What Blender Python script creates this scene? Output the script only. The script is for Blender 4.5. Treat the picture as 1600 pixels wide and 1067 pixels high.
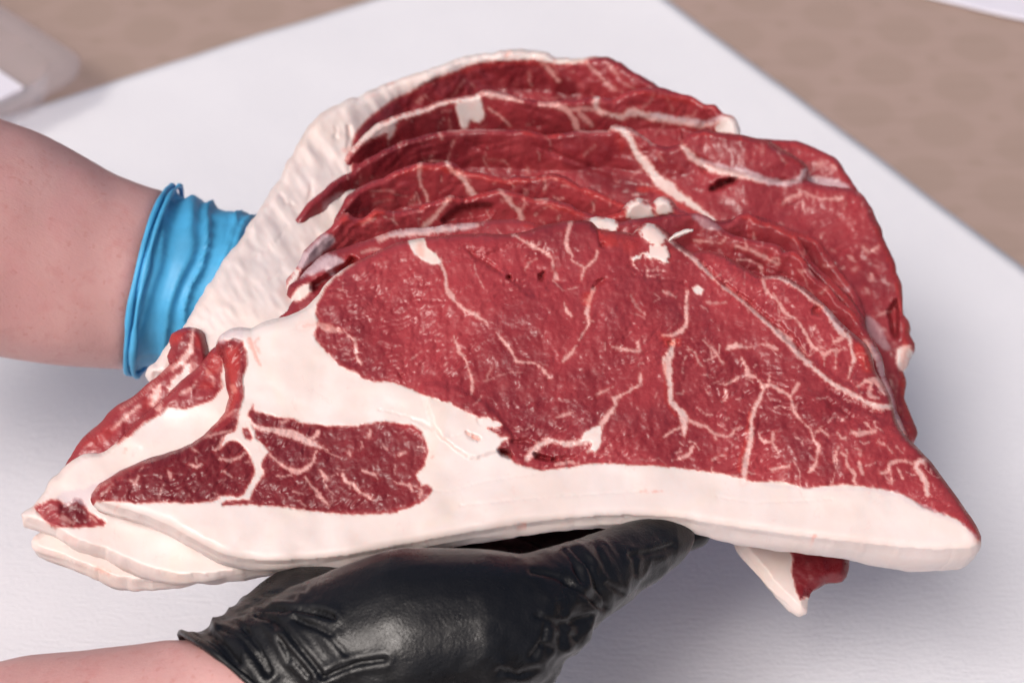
import bpy, bmesh, math, random
import numpy as np
from mathutils import Vector, Matrix

for o in list(bpy.data.objects):
    bpy.data.objects.remove(o, do_unlink=True)
scene = bpy.context.scene
C = scene.collection
RNG = np.random.default_rng(7)
random.seed(7)

# ------------------------------------------------------------------ camera
LENS = 60.0
PITCH = math.radians(42.0)
CAM_H = 0.62                      # camera height above the table
DIST = 0.63                       # camera to the middle of the front steak
FPX = LENS / 36.0 * 1600.0        # focal length in photo pixels
CAM = np.array([0.0, -DIST * math.cos(PITCH), CAM_H])
FW = np.array([0.0, math.cos(PITCH), -math.sin(PITCH)])
DN = np.array([0.0, -math.sin(PITCH), -math.cos(PITCH)])
RT = np.array([1.0, 0.0, 0.0])
cam_data = bpy.data.cameras.new('camera')
cam = bpy.data.objects.new('camera', cam_data)
C.objects.link(cam)
cam.location = CAM
cam.rotation_euler = (math.pi / 2 - PITCH, 0, 0)
cam_data.lens = LENS
cam_data.sensor_width = 36.0
cam_data.clip_start = 0.02
cam_data.clip_end = 60.0
cam_data.dof.use_dof = True
cam_data.dof.focus_distance = 0.618
cam_data.dof.aperture_fstop = 9.5
scene.camera = cam

# ------------------------------------------------------------------ sky and sun (soft daylight)
SUN_DIR = Vector((-0.38, -0.52, 0.85)).normalized()     # towards the sun
SUN_EL = math.asin(SUN_DIR.z)
SUN_AZ = math.atan2(SUN_DIR.x, SUN_DIR.y)
world = bpy.data.worlds.new('World')
scene.world = world
world.use_nodes = True
wn = world.node_tree
wn.nodes.clear()
sky = wn.nodes.new('ShaderNodeTexSky')
sky.sky_type = 'NISHITA'
sky.sun_disc = False
sky.sun_elevation = SUN_EL
sky.sun_rotation = SUN_AZ
sky.air_density = 0.7
sky.dust_density = 7.0
sky.ozone_density = 1.0
bg = wn.nodes.new('ShaderNodeBackground')
bg.inputs['Strength'].default_value = 0.115
wo = wn.nodes.new('ShaderNodeOutputWorld')
wn.links.new(sky.outputs[0], bg.inputs[0])
wn.links.new(bg.outputs[0], wo.inputs[0])
sd = bpy.data.lights.new('sun', 'SUN')
sd.energy = 1.95
sd.angle = math.radians(20.0)
sd.color = (1.0, 0.955, 0.93)
sun = bpy.data.objects.new('sun', sd)
C.objects.link(sun)
sun.rotation_euler = SUN_DIR.to_track_quat('Z', 'Y').to_euler()
sun.location = (0.5, -0.5, 3)

scene.view_settings.view_transform = 'Standard'
scene.view_settings.look = 'None'
scene.view_settings.exposure = -0.06
scene.view_settings.gamma = 1.0
scene.view_settings.use_curve_mapping = False
scene.render.engine = 'CYCLES'
scene.render.resolution_x = 1024
scene.render.resolution_y = 682


# ------------------------------------------------------------------ geometry helpers
def rays(px, py):
    x = (np.asarray(px, float) - 800.0) / FPX
    y = (np.asarray(py, float) - 533.5) / FPX
    return FW[None, :] + x[:, None] * RT[None, :] + y[:, None] * DN[None, :]


def at(px, py, depth):
    """world point seen at photo pixel (px,py), depth metres along the view axis"""
    return CAM + depth * rays([px], [py])[0]


def on_table(px, py, z=0.0):
    d = rays([px], [py])[0]
    t = (z - CAM[2]) / d[2]
    return CAM + t * d


def tag(o, label=None, cat=None, group=None, kind=None):
    if label: o['label'] = label
    if cat: o['category'] = cat
    if group: o['group'] = group
    if kind: o['kind'] = kind
    return o


def empty(name, loc):
    e = bpy.data.objects.new(name, None)
    e.location = loc
    e.empty_display_size = 0.02
    C.objects.link(e)
    return e


def mesh_obj(name, verts, faces, mat, parent=None, smooth=True):
    me = bpy.data.meshes.new(name)
    me.from_pydata([tuple(v) for v in verts], [], [tuple(f) for f in faces])
    me.validate()
    if smooth:
        me.polygons.foreach_set('use_smooth', np.ones(len(me.polygons), bool))
    me.materials.append(mat)
    ob = bpy.data.objects.new(name, me)
    C.objects.link(ob)
    if parent is not None:
        ob.parent = parent
    return ob


# ---- smooth value noise (2-D and 3-D) in numpy
class Noise:
    def __init__(self, seed):
        r = np.random.default_rng(seed)
        self.t = r.random(4096) * 2 - 1

    def h(self, *c):
        k = np.zeros_like(c[0])
        for v, m in zip(c, (73856093, 19349663, 83492791)):
            k = k ^ (v * m)
        k = (k ^ (k >> 13)) * 1274126177
        return self.t[(k ^ (k >> 16)) & 4095]

    def n2(self, x, y):
        xi = np.floor(x).astype(np.int64); yi = np.floor(y).astype(np.int64)
        fx = x - xi; fy = y - yi
        fx = fx * fx * fx * (fx * (fx * 6 - 15) + 10); fy = fy * fy * fy * (fy * (fy * 6 - 15) + 10)
        a = self.h(xi, yi); b = self.h(xi + 1, yi); c = self.h(xi, yi + 1); d = self.h(xi + 1, yi + 1)
        return (a * (1 - fx) + b * fx) * (1 - fy) + (c * (1 - fx) + d * fx) * fy

    def n3(self, x, y, z):
        zi = np.floor(z).astype(np.int64); fz = z - zi
        fz = fz * fz * (3 - 2 * fz)
        xi = np.floor(x).astype(np.int64); yi = np.floor(y).astype(np.int64)
        fx = x - xi; fy = y - yi
        fx = fx * fx * (3 - 2 * fx); fy = fy * fy * (3 - 2 * fy)
        r = 0
        for k, wz in ((0, 1 - fz), (1, fz)):
            a = self.h(xi, yi, zi + k); b = self.h(xi + 1, yi, zi + k)
            c = self.h(xi, yi + 1, zi + k); d = self.h(xi + 1, yi + 1, zi + k)
            r = r + wz * ((a * (1 - fx) + b * fx) * (1 - fy) + (c * (1 - fx) + d * fx) * fy)
        return r

    def f2(self, x, y, oct=3):
        r = 0; a = 1.0; s = 0
        for k in range(oct):
            r = r + a * self.n2(x * 2 ** k + 17.3 * k, y * 2 ** k - 9.1 * k); s += a; a *= 0.5
        return r / s

    def f3(self, x, y, z, oct=2):
        r = 0; a = 1.0; s = 0
        for k in range(oct):
            r = r + a * self.n3(x * 2 ** k + 5.3 * k, y * 2 ** k, z * 2 ** k); s += a; a *= 0.5
        return r / s


def sstep(a, b, x):
    t = np.clip((x - a) / (b - a), 0, 1)
    return t * t * (3 - 2 * t)


def catmull(pts, closed, step=7.0):
    P = np.array(pts, float)
    n = len(P)
    out = []
    rng = range(n if closed else n - 1)
    for i in rng:
        if closed:
            p0, p1, p2, p3 = P[(i - 1) % n], P[i], P[(i + 1) % n], P[(i + 2) % n]
        else:
            p0, p1, p2, p3 = P[max(i - 1, 0)], P[i], P[i + 1], P[min(i + 2, n - 1)]
        k = max(1, int(np.linalg.norm((p2 - p1)[:2]) / step))
        for j in range(k):
            t = j / k
            a = 0.5 * (2 * p1 + (p2 - p0) * t + (2 * p0 - 5 * p1 + 4 * p2 - p3) * t * t + (3 * p1 - p0 - 3 * p2 + p3) * t ** 3)
            b = p1 + (p2 - p1) * t
            out.append(0.55 * a + 0.45 * b)
    if not closed:
        out.append(P[-1])
    return np.array(out)


def poly_sd(px, py, poly, margin=40.0):
    """signed distance (negative inside) to a closed polygon; far points get +margin. Also returns nearest point."""
    n = len(px)
    sd = np.full(n, margin)
    nx = px.copy(); ny = py.copy()
    lo = poly.min(0) - margin; hi = poly.max(0) + margin
    idx = np.where((px > lo[0]) & (px < hi[0]) & (py > lo[1]) & (py < hi[1]))[0]
    if len(idx) == 0:
        return sd, nx, ny
    x = px[idx]; y = py[idx]
    best = np.full(len(idx), 1e12); bx = x.copy(); by = y.copy()
    ins = np.zeros(len(idx), bool)
    m = len(poly)
    for i in range(m):
        ax, ay = poly[i]; cx, cy = poly[(i + 1) % m]
        dx, dy = cx - ax, cy - ay
        L = dx * dx + dy * dy
        if L < 1e-9: continue
        t = np.clip(((x - ax) * dx + (y - ay) * dy) / L, 0, 1)
        qx = ax + t * dx; qy = ay + t * dy
        d = (x - qx) ** 2 + (y - qy) ** 2
        u = d < best
        best[u] = d[u]; bx[u] = qx[u]; by[u] = qy[u]
        if ay != cy:
            c = ((ay > y) != (cy > y)) & (x < dx * (y - ay) / (cy - ay) + ax)
            ins ^= c
    d = np.sqrt(best)
    sd[idx] = np.where(ins, -d, d)
    nx[idx] = bx; ny[idx] = by
    return sd, nx, ny


def line_sd(px, py, pts, margin=22.0):
    """distance to a polyline (x,y,width) minus half its local width"""
    sd = np.full(len(px), margin)
    lo = pts[:, :2].min(0) - margin - 14; hi = pts[:, :2].max(0) + margin + 14
    idx = np.where((px > lo[0]) & (px < hi[0]) & (py > lo[1]) & (py < hi[1]))[0]
    if len(idx) == 0: return sd
    x = px[idx]; y = py[idx]
    best = np.full(len(idx), margin)
    for i in range(len(pts) - 1):
        ax, ay, aw = pts[i]; cx, cy, cw = pts[i + 1]
        dx, dy = cx - ax, cy - ay
        L = dx * dx + dy * dy
        if L < 1e-9: continue
        t = np.clip(((x - ax) * dx + (y - ay) * dy) / L, 0, 1)
        d = np.hypot(x - ax - t * dx, y - ay - t * dy) - 0.5 * (aw + t * (cw - aw))
        best = np.minimum(best, d)
    sd[idx] = best
    return sd


# ------------------------------------------------------------------ material helpers
class NT:
    def __init__(self, name):
        self.m = bpy.data.materials.new(name)
        self.m.use_nodes = True
        self.t = self.m.node_tree
        self.t.nodes.clear()
        self.out = self.n('ShaderNodeOutputMaterial')

    def n(self, kind, **kw):
        nd = self.t.nodes.new(kind)
        for k, v in kw.items():
            setattr(nd, k, v)
        return nd

    def l(self, a, b):
        self.t.links.new(a, b)

    def val(self, sock, v):
        if hasattr(v, 'is_linked') or isinstance(v, bpy.types.NodeSocket):
            self.l(v, sock)
        else:
            sock.default_value = v

    def math(self, op, a, b=0.0, c=None, clamp=False):
        nd = self.n('ShaderNodeMath', operation=op, use_clamp=clamp)
        self.val(nd.inputs[0], a); self.val(nd.inputs[1], b)
        if c is not None: self.val(nd.inputs[2], c)
        return nd.outputs[0]

    def mix(self, f, a, b):
        nd = self.n('ShaderNodeMix', data_type='RGBA')
        self.val(nd.inputs[0], f)
        for s, v in ((nd.inputs[6], a), (nd.inputs[7], b)):
            if isinstance(v, tuple): s.default_value = (*v, 1.0)
            else: self.l(v, s)
        return nd.outputs[2]

    def fmix(self, f, a, b):
        nd = self.n('ShaderNodeMix', data_type='FLOAT')
        self.val(nd.inputs[0], f); self.val(nd.inputs[2], a); self.val(nd.inputs[3], b)
        return nd.outputs[0]

    def ramp(self, v, lo, hi, a=0.0, b=1.0, smooth=True):
        nd = self.n('ShaderNodeMapRange')
        nd.interpolation_type = 'SMOOTHSTEP' if smooth else 'LINEAR'
        self.val(nd.inputs[0], v)
        nd.inputs[1].default_value = lo; nd.inputs[2].default_value = hi
        nd.inputs[3].default_value = a; nd.inputs[4].default_value = b
        return nd.outputs[0]

    def noise(self, vec, scale, detail=3.0, rough=0.55, dist=0.0):
        nd = self.n('ShaderNodeTexNoise')
        if vec is not None: self.l(vec, nd.inputs['Vector'])
        nd.inputs['Scale'].default_value = scale
        nd.inputs['Detail'].default_value = detail
        nd.inputs['Roughness'].default_value = rough
        nd.inputs['Distortion'].default_value = dist
        return nd.outputs['Fac']

    def mapping(self, vec, rot=(0, 0, 0), scale=(1, 1, 1), loc=(0, 0, 0)):
        nd = self.n('ShaderNodeMapping')
        self.l(vec, nd.inputs[0])
        nd.inputs['Rotation'].default_value = rot
        nd.inputs['Scale'].default_value = scale
        nd.inputs['Location'].default_value = loc
        return nd.outputs[0]

    def attr(self, name):
        return self.n('ShaderNodeAttribute', attribute_name=name)

    def coord(self, which='Object'):
        return self.n('ShaderNodeTexCoord').outputs[which]

    def bump(self, h, strength, dist, normal=None):
        nd = self.n('ShaderNodeBump')
        nd.inputs['Strength'].default_value = strength
        nd.inputs['Distance'].default_value = dist
        self.l(h, nd.inputs['Height'])
        if normal is not None: self.l(normal, nd.inputs['Normal'])
        return nd.outputs[0]

    def principled(self, **kw):
        p = self.n('ShaderNodeBsdfPrincipled')
        for k, v in kw.items():
            s = p.inputs[k]
            if isinstance(v, bpy.types.NodeSocket): self.l(v, s)
            elif isinstance(v, tuple) and len(v) == 3 and s.type == 'RGBA': s.default_value = (*v, 1.0)
            else: s.default_value = v
        self.l(p.outputs[0], self.out.inputs[0])
        return p


def make_meat():
    t = NT('meat')
    fat = t.attr('fat').outputs['Fac']; red = t.attr('red').outputs['Fac']
    sil = t.attr('silver').outputs['Fac']; deep = t.attr('deep').outputs['Fac']
    tex = t.attr('tex').outputs['Vector']
    # muscle colour: broad tone changes, fibre bundles, fine grain
    big = t.noise(tex, 0.55, 3.0, 0.6, 0.6)
    mid = t.noise(tex, 3.2, 4.0, 0.6, 0.4)
    fib_v = t.mapping(tex, rot=(0, 0, math.radians(-30)), scale=(1.0, 3.2, 1.0))
    fib = t.noise(fib_v, 3.6, 3.0, 0.6, 1.4)
    lean = t.mix(t.ramp(big, 0.32, 0.68), (0.190, 0.0165, 0.0235), (0.340, 0.039, 0.047))
    lean = t.mix(t.ramp(mid, 0.35, 0.75, 0.0, 0.5), lean, (0.345, 0.052, 0.058))
    lean = t.mix(t.ramp(fib, 0.56, 0.80, 0.0, 0.40), lean, (0.14, 0.010, 0.016))
    lean = t.mix(t.math('MULTIPLY', deep, 0.85), lean, (0.105, 0.0065, 0.011))  # darker tail muscle, also the painted groove shade on the rear slices
    # small flecks of fat in the muscle
    warp = t.n('ShaderNodeVectorMath', operation='ADD')
    nz = t.n('ShaderNodeTexNoise'); t.l(tex, nz.inputs['Vector']); nz.inputs['Scale'].default_value = 6.0
    sc = t.n('ShaderNodeVectorMath', operation='SCALE'); t.l(nz.outputs['Color'], sc.inputs[0]); sc.inputs['Scale'].default_value = 0.22
    t.l(tex, warp.inputs[0]); t.l(sc.outputs[0], warp.inputs[1])
    vor = t.n('ShaderNodeTexVoronoi', feature='DISTANCE_TO_EDGE')
    t.l(warp.outputs[0], vor.inputs['Vector']); vor.inputs['Scale'].default_value = 3.1
    fleck = t.ramp(vor.outputs['Distance'], 0.012, 0.045, 1.0, 0.0)
    gate = t.ramp(t.noise(tex, 1.9, 3.0, 0.65), 0.52, 0.68)
    fleck = t.math('MULTIPLY', fleck, gate)
    spots = t.ramp(t.noise(tex, 13.0, 2.0, 0.5), 0.69, 0.76)
    fleck = t.math('MAXIMUM', t.math('MULTIPLY', fleck, 0.08), t.math('MULTIPLY', spots, 0.16))
    lean = t.mix(fleck, lean, (0.58, 0.29, 0.27))
    lean = t.mix(t.math('MULTIPLY', red, 0.85), lean, (0.42, 0.038, 0.034))
    # fat colour
    fn = t.noise(tex, 1.1, 4.0, 0.6, 0.3)
    fatc = t.mix(t.ramp(fn, 0.3, 0.72), (0.725, 0.610, 0.570), (0.76, 0.662, 0.638))
    fn2 = t.noise(tex, 5.5, 4.0, 0.65, 0.5)
    fatc = t.mix(t.ramp(fn2, 0.60, 0.80, 0.0, 0.35), fatc, (0.74, 0.52, 0.47))
    fatc = t.mix(t.ramp(t.noise(tex, 0.7, 3.0, 0.6, 0.8), 0.52, 0.74, 0.0, 0.40), fatc, (0.74, 0.61, 0.51))
    fatc = t.mix(t.ramp(t.noise(tex, 2.7, 4.0, 0.7, 1.2), 0.60, 0.76, 0.0, 0.40), fatc, (0.70, 0.47, 0.44))
    fatc = t.mix(t.math('MULTIPLY', red, 0.55), fatc, (0.72, 0.20, 0.12))
    pink = t.mix(t.math('MULTIPLY', red, 0.6), (0.62, 0.30, 0.275), (0.60, 0.12, 0.08))
    col = t.mix(t.ramp(fat, 0.0, 0.62, smooth=False), lean, pink)
    col = t.mix(t.ramp(fat, 0.62, 1.0, smooth=False), col, fatc)
    col = t.mix(t.math('MULTIPLY', sil, 0.8), col, (0.60, 0.48, 0.515))
    # relief
    fine = t.noise(tex, 17.0, 2.0, 0.6)
    fibb = t.noise(fib_v, 4.2, 3.0, 0.6, 0.9)
    hl = t.math('ADD', t.math('MULTIPLY', fibb, 1.0), t.math('MULTIPLY', fine, 0.45))
    hf = t.math('ADD', t.math('MULTIPLY', fn2, 0.12), t.math('MULTIPLY', fine, 0.05))
    solid = t.ramp(fat, 0.78, 1.0)
    h = t.fmix(solid, hl, hf)
    nrm = t.bump(h, 0.19, 0.0010)
    rl = t.ramp(t.noise(tex, 4.0, 4.0, 0.7), 0.35, 0.72, 0.26, 0.46)
    rough = t.fmix(solid, rl, t.ramp(t.noise(tex, 2.2, 3.0, 0.6), 0.35, 0.7, 0.30, 0.48))
    p = t.principled(**{'Base Color': col, 'Roughness': rough, 'Normal': nrm})
    p.inputs['Specular IOR Level'].default_value = 0.38
    t.l(t.fmix(fat, 0.08, 0.30), p.inputs['Subsurface Weight'])
    # thin wet film on the cut muscle
    wet = t.ramp(t.noise(tex, 2.6, 3.0, 0.6), 0.46, 0.68, 0.02, 0.55)
    t.l(t.math('MULTIPLY', t.math('SUBTRACT', 1.0, t.math('MULTIPLY', solid, 0.75)), wet), p.inputs['Coat Weight'])
    p.inputs['Coat Roughness'].default_value = 0.06
    film = t.noise(t.mapping(tex, rot=(0, 0, math.radians(-30)), scale=(1.0, 1.9, 1.0)), 16.0, 3.0, 0.55, 0.0)
    t.l(t.bump(film, 0.75, 0.00065), p.inputs['Coat Normal'])
    p.inputs['Subsurface Radius'].default_value = (1.0, 0.45, 0.35)
    p.inputs['Subsurface Scale'].default_value = 0.0035
    return t.m


MEAT = make_meat()
PLANE_EL = math.radians(68.0)          # the front steak leans back towards the lens
NA = np.array([0.03, -math.cos(PLANE_EL), math.sin(PLANE_EL)]); NA /= np.linalg.norm(NA)
P0 = CAM + DIST * FW
PXMM = FPX / DIST / 1000.0             # photo pixels per millimetre on the front steak


def idw(px, py, ctrl, s=60.0):
    num = np.zeros(len(px)); den = np.zeros(len(px))
    for cx, cy, v in ctrl:
        w = 1.0 / ((px - cx) ** 2 + (py - cy) ** 2 + s * s) ** 1.6
        num += w * v; den += w
    return num / den


def unproject(px, py, off):
    """points on the steak plane pushed back by off (metres) along its normal"""
    d = rays(px, py)
    q = (P0 - CAM) @ NA - off
    return CAM + d * (q / (d @ NA))[:, None]


def steak(name, label, outline, ops, ctrl, thick, step, seed, base_fat=0.0, jit=1.2, marb=0.5, deep0=0.0,
          round_mm=4.0, relief=1.0, lumps=0.0, lean_back=None, flecks=()):
    nz = Noise(seed)
    poly = catmull(outline, True, 6.0)
    j = nz.f2(poly[:, 0] / 14.0, poly[:, 1] / 14.0, 3) * jit * (1.6 if base_fat < 0.5 else 1.0)
    tn = np.roll(poly, -1, 0) - np.roll(poly, 1, 0)
    tn /= np.maximum(np.linalg.norm(tn, axis=1), 1e-6)[:, None]
    poly = poly + np.stack([tn[:, 1], -tn[:, 0]], 1) * j[:, None]
    lo = poly.min(0) - step; hi = poly.max(0) + step
    nx = int((hi[0] - lo[0]) / step) + 2; ny = int((hi[1] - lo[1]) / step) + 2
    gx, gy = np.meshgrid(lo[0] + np.arange(nx) * step, lo[1] + np.arange(ny) * step)
    X = gx.ravel(); Y = gy.ravel()
    sd, bx, by = poly_sd(X, Y, poly, 60.0)
    inside = (sd < -0.35 * step).reshape(ny, nx)
    cell = inside[:-1, :-1] & inside[1:, :-1] & inside[:-1, 1:] & inside[1:, 1:]
    # drop cells hanging by a corner or a thread
    for _ in range(2):
        pad = np.pad(cell, 1)
        nb = pad[:-2, 1:-1].astype(int) + pad[2:, 1:-1] + pad[1:-1, :-2] + pad[1:-1, 2:]
        cell = cell & (nb >= 2)
    cnt = np.zeros((ny, nx), int)
    for a, b in ((0, 0), (0, 1), (1, 0), (1, 1)):
        cnt[a:ny - 1 + a, b:nx - 1 + b] += cell
    used = cnt.ravel() > 0
    bnd = used & (cnt.ravel() < 4)
    X[bnd] = bx[bnd]; Y[bnd] = by[bnd]
    sd[bnd] = 0.0
    remap = -np.ones(nx * ny, int)
    keep = np.where(used)[0]
    remap[keep] = np.arange(len(keep))
    X = X[keep]; Y = Y[keep]; sd = sd[keep]; bnd = bnd[keep]
    n = len(X)
    # ---- what the surface is made of
    fat = np.full(n, float(base_fat)); red = np.zeros(n); sil = np.zeros(n); deep = np.full(n, float(deep0)); hh = np.zeros(n)
    w1 = nz.f2(X / 5.0, Y / 5.0, 2); w2 = nz.f2(X / 17.0, Y / 17.0, 3); w0 = nz.f2(X / 2.6 + 60, Y / 2.6, 2)
    for op in ops:
        k = op[0]
        if k in ('lean', 'fat', 'redp', 'silver', 'deep', 'hole', 'raise'):
            s, _, _ = poly_sd(X, Y, catmull(op[1], True, 5.0), 40.0)
            rough = op[2] if len(op) > 2 and k in ('lean', 'fat') else 1.0
            s = s + (w1 * 2.0 + w2 * 2.2) * rough
            m = sstep(1.6, -1.6, s)
        else:
            pts = np.array(op[1], float)
            if k == 'vein': pts[:, 2] = pts[:, 2] * 0.82 - 0.4
            s = line_sd(X, Y, catmull(pts, False, 5.0)) + w1 * 1.6 + w2 * (0.6 + 0.32 * pts[:, 2].mean()) + w0 * 1.6
            m = sstep(2.3, -1.9, s)
        if k == 'lean':
            fat = fat * (1 - m); hh += 0.0
            rim = np.exp(-(s / 4.0) ** 2) * (s < 3)
            red = np.maximum(red, 0.30 * rim)
        elif k == 'fat':
            fat = np.maximum(fat, m)
        elif k == 'vein':
            wd = np.max(pts[:, 2])
            fat = np.maximum(fat, m * (op[2] if len(op) > 2 else 1.0) * np.clip(0.50 + 0.024 * wd, 0.5, 0.92) * (1 + 0.12 * w2))
            hh += 0.00003 * m
            red = np.maximum(red, 0.18 * np.exp(-((s - 2.0) / 2.2) ** 2) * (s > 0))
        elif k == 'redp':
            red = np.maximum(red, sstep(5, -5, s) * (op[2] if len(op) > 2 else 1.0))
        elif k == 'redv':
            red = np.maximum(red, sstep(3, -2, s) * (op[2] if len(op) > 2 else 1.0))
        elif k == 'silver':
            sil = np.maximum(sil, sstep(3, -3, s) * (op[2] if len(op) > 2 else 1.0))
        elif k == 'silv':
            sil = np.maximum(sil, sstep(3, -2, s) * (op[2] if len(op) > 2 else 1.0))
        elif k == 'deep':
            deep = np.maximum(deep, sstep(8, -8, s) * (op[2] if len(op) > 2 else 1.0))
        elif k == 'crack':
            dpt = op[2] if len(op) > 2 else 2.0
            hh -= dpt * 0.00050 * sstep(3.5, -2.5, s + w2 * 2.0)
        elif k == 'hole':
            hh -= op[2] * 0.001 * sstep(2.5, -4.0, s)
        elif k == 'raise':
            hh += op[2] * 0.001 * sstep(op[3], -op[3], s)
    for (rx0, ry0, rx1, ry1, cnt_, wmax, val) in flecks:
        rr = np.random.default_rng(seed + cnt_)
        for _ in range(cnt_):
            fx0 = rr.uniform(rx0, rx1); fy0 = rr.uniform(ry0, ry1); an = rr.uniform(0, math.pi); L = rr.gamma(2.0, 3.2) + 2
            q = [(fx0, fy0, rr.uniform(1, wmax))]
            for _k in range(rr.integers(1, 4)):
                an += rr.normal(0, 0.7)
                q.append((q[-1][0] + math.cos(an) * L, q[-1][1] + math.sin(an) * L, rr.uniform(0.4, wmax)))
            sdf = line_sd(X, Y, np.array(q), 6.0) + w1 * 1.2 + w0 * 1.2
            fat = np.maximum(fat, sstep(1.6, -1.0, sdf) * rr.uniform(0.5, 1.0) * val)
    # marbling network
    if marb > 0.6:
        wx = X / 26.0 + 0.55 * nz.f2(X / 30, Y / 30, 2); wy = Y / 26.0 + 0.55 * nz.f2(Y / 30 + 9, X / 30, 2)
        ix = np.floor(wx).astype(np.int64); iy = np.floor(wy).astype(np.int64)
        f1 = np.full(n, 9.0); f2 = np.full(n, 9.0)
        for dx in (-1, 0, 1):
            for dy in (-1, 0, 1):
                cx = ix + dx + 0.5 + 0.45 * nz.h(ix + dx, iy + dy); cy = iy + dy + 0.5 + 0.45 * nz.h(iy + dy + 77, ix + dx)
                d = np.hypot(wx - cx, wy - cy)
                f2 = np.where(d < f1, f1, np.minimum(f2, d)); f1 = np.minimum(f1, d)
        e = (f2 - f1) * 26.0 * 0.5
        gate = sstep(0.12, 0.46, nz.f2(X / 48 + 31, Y / 48, 3) + (marb - 0.5) * 0.5)
        vein = sstep(1.8, 0.3, e + 0.9 * w1 + 0.5 * w0) * gate
        fat = np.maximum(fat, 0.30 * vein * (fat < 0.5))
    # ---- height field (metres towards the viewer)
    und = nz.f2(X / 160.0, Y / 160.0, 2) * 0.0022 + nz.f2(X / 42.0, Y / 42.0, 3) * 0.0007 * relief * (1 - 0.8 * sstep(0.8, 1.0, fat))
    lf = sstep(0.80, 1.0, fat)
    und += (1 - lf) * (nz.f2(X / 11.0 + 40, Y / 16.0, 3) * 0.00055 * relief) + lf * nz.f2(X / 60.0, Y / 44.0, 2) * 0.0007 * (1 + lumps)
    if lumps:
        lu = (X * 0.55 + Y * 0.83); lv = (-X * 0.83 + Y * 0.55)
        und += (nz.f2(lu / 95.0 + 3, lv / 34.0, 3) * 0.0042 + nz.f2(X / 15.0, Y / 15.0, 2) * 0.0005) * lumps
    ca, sa = math.cos(math.radians(-28)), math.sin(math.radians(-28))
    wpx = 46 * nz.f2(X / 150 + 8, Y / 150, 2); wpy = 46 * nz.f2(X / 150, Y / 150 + 21, 2)
    fu = (X + wpx) * ca + (Y + wpy) * sa; fv = -(X + wpx) * sa + (Y + wpy) * ca
    g1 = 1 - np.abs(nz.f2(fu / 52, fv / 9.5, 2)); g2 = 1 - np.abs(nz.f2(fu / 24 + 70, fv / 5.2, 2))
    area = sstep(-0.25, 0.35, nz.f2(X / 90 + 50, Y / 90, 2))
    und -= (1 - lf) * relief * (0.00050 * g1 ** 10 * (0.3 + area) + 0.00030 * g2 ** 7 * area)
    und += (1 - lf) * relief * 0.00018 * nz.f2(fu / 14 + 5, fv / 6 + 2, 2) * (0.4 + area)
    und += (1 - lf) * relief * 0.00014 * w1
    hh = hh + und
    if lean_back is not None:
        # the slice leans: below its crest the face falls away behind the slice in front
        tx = np.arange(lo[0], hi[0], 4.0); ty = np.full(len(tx), 1e9)
        for k in range(len(poly)):
            ax, ay = poly[k]; bx2, by2 = poly[(k + 1) % len(poly)]
            m = (tx >= min(ax, bx2)) & (tx <= max(ax, bx2))
            if m.any() and abs(bx2 - ax) > 1e-6:
                ty[m] = np.minimum(ty[m], ay + (tx[m] - ax) / (bx2 - ax) * (by2 - ay))
        okk = ty < 1e8
        ker = np.ones(25) / 25.0
        ty[okk] = np.convolve(np.pad(ty[okk], 12, mode='edge'), ker, mode='valid')
        dy = np.maximum(Y - np.interp(X, tx[okk], ty[okk]), 0)
        rgt = sstep(1030, 1090, X) * (Y < 720)
        dy = dy * (1 - rgt) + rgt * np.maximum(-sd, 0) * 1.25
        sl = np.interp(X, [p[0] for p in lean_back], [p[1] for p in lean_back])
        hh = hh - 1.4 * sl * np.minimum(dy, 60.0) / PXMM * 0.001
    r = round_mm * PXMM
    q = np.clip(1 - np.clip(-sd, 0, r) / r, 0, 1)
    hh = hh - (round_mm * 0.001) * (1 - np.sqrt(np.clip(1 - q * q, 0, 1))) * 0.9
    off = idw(X, Y, ctrl) * 0.01 - hh
    V = unproject(X, Y, off)
    # ---- rim: outward direction in the steak plane
    bi = np.where(bnd)[0]
    eps = 1.0
    sx1, _, _ = poly_sd(X[bi] + eps, Y[bi], poly, 60.0); sx0, _, _ = poly_sd(X[bi] - eps, Y[bi], poly, 60.0)
    sy1, _, _ = poly_sd(X[bi], Y[bi] + eps, poly, 60.0); sy0, _, _ = poly_sd(X[bi], Y[bi] - eps, poly, 60.0)
    ox = sx1 - sx0; oy = sy1 - sy0
    ln = np.maximum(np.hypot(ox, oy), 1e-3)
    ox /= ln; oy /= ln
    T = (idw(X[bi], Y[bi], thick, 80.0) if isinstance(thick, list) else np.full(len(bi), float(thick))) * 0.01
    dvec = np.cross(RT, NA)
    outv = ox[:, None] * RT[None, :] + oy[:, None] * dvec[None, :]
    rings = [V]
    idx_ring = [bi]
    base = V[bi]
    tot = n
    prof = [(0.6, 0.10), (1.1, 0.28), (1.2, 0.5), (0.9, 0.72), (0.0, 0.9), (-2.5, 1.0)]
    At = [np.stack([fat, red, sil, deep], 1)]
    TX = [np.stack([X / 100.0, Y / 100.0, np.zeros(n)], 1)]
    ba = At[0][bi].copy()
    ba[:, 0] = np.where(ba[:, 0] > 0.45, 1.0, ba[:, 0])
    for o, dd in prof:
        nn = nz.f2(X[bi] / 70.0 + dd * 3, Y[bi] / 70.0 + dd * 2, 2)
        ring = base + outv * ((o * 0.001 + nn * 0.0012 * (1 if dd < 0.95 else 0)))[:, None] - NA[None, :] * (T * dd)[:, None]
        rings.append(ring)
        idx_ring.append(tot + np.arange(len(bi)))
        tot += len(bi)
        a2 = ba.copy()
        a2[:, 0] = np.clip(a2[:, 0], 0, 1)
        a2[:, 1] = np.where(a2[:, 0] > 0.5, a2[:, 1] * max(0.0, 1 - 4 * dd), a2[:, 1])
        At.append(a2)
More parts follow.
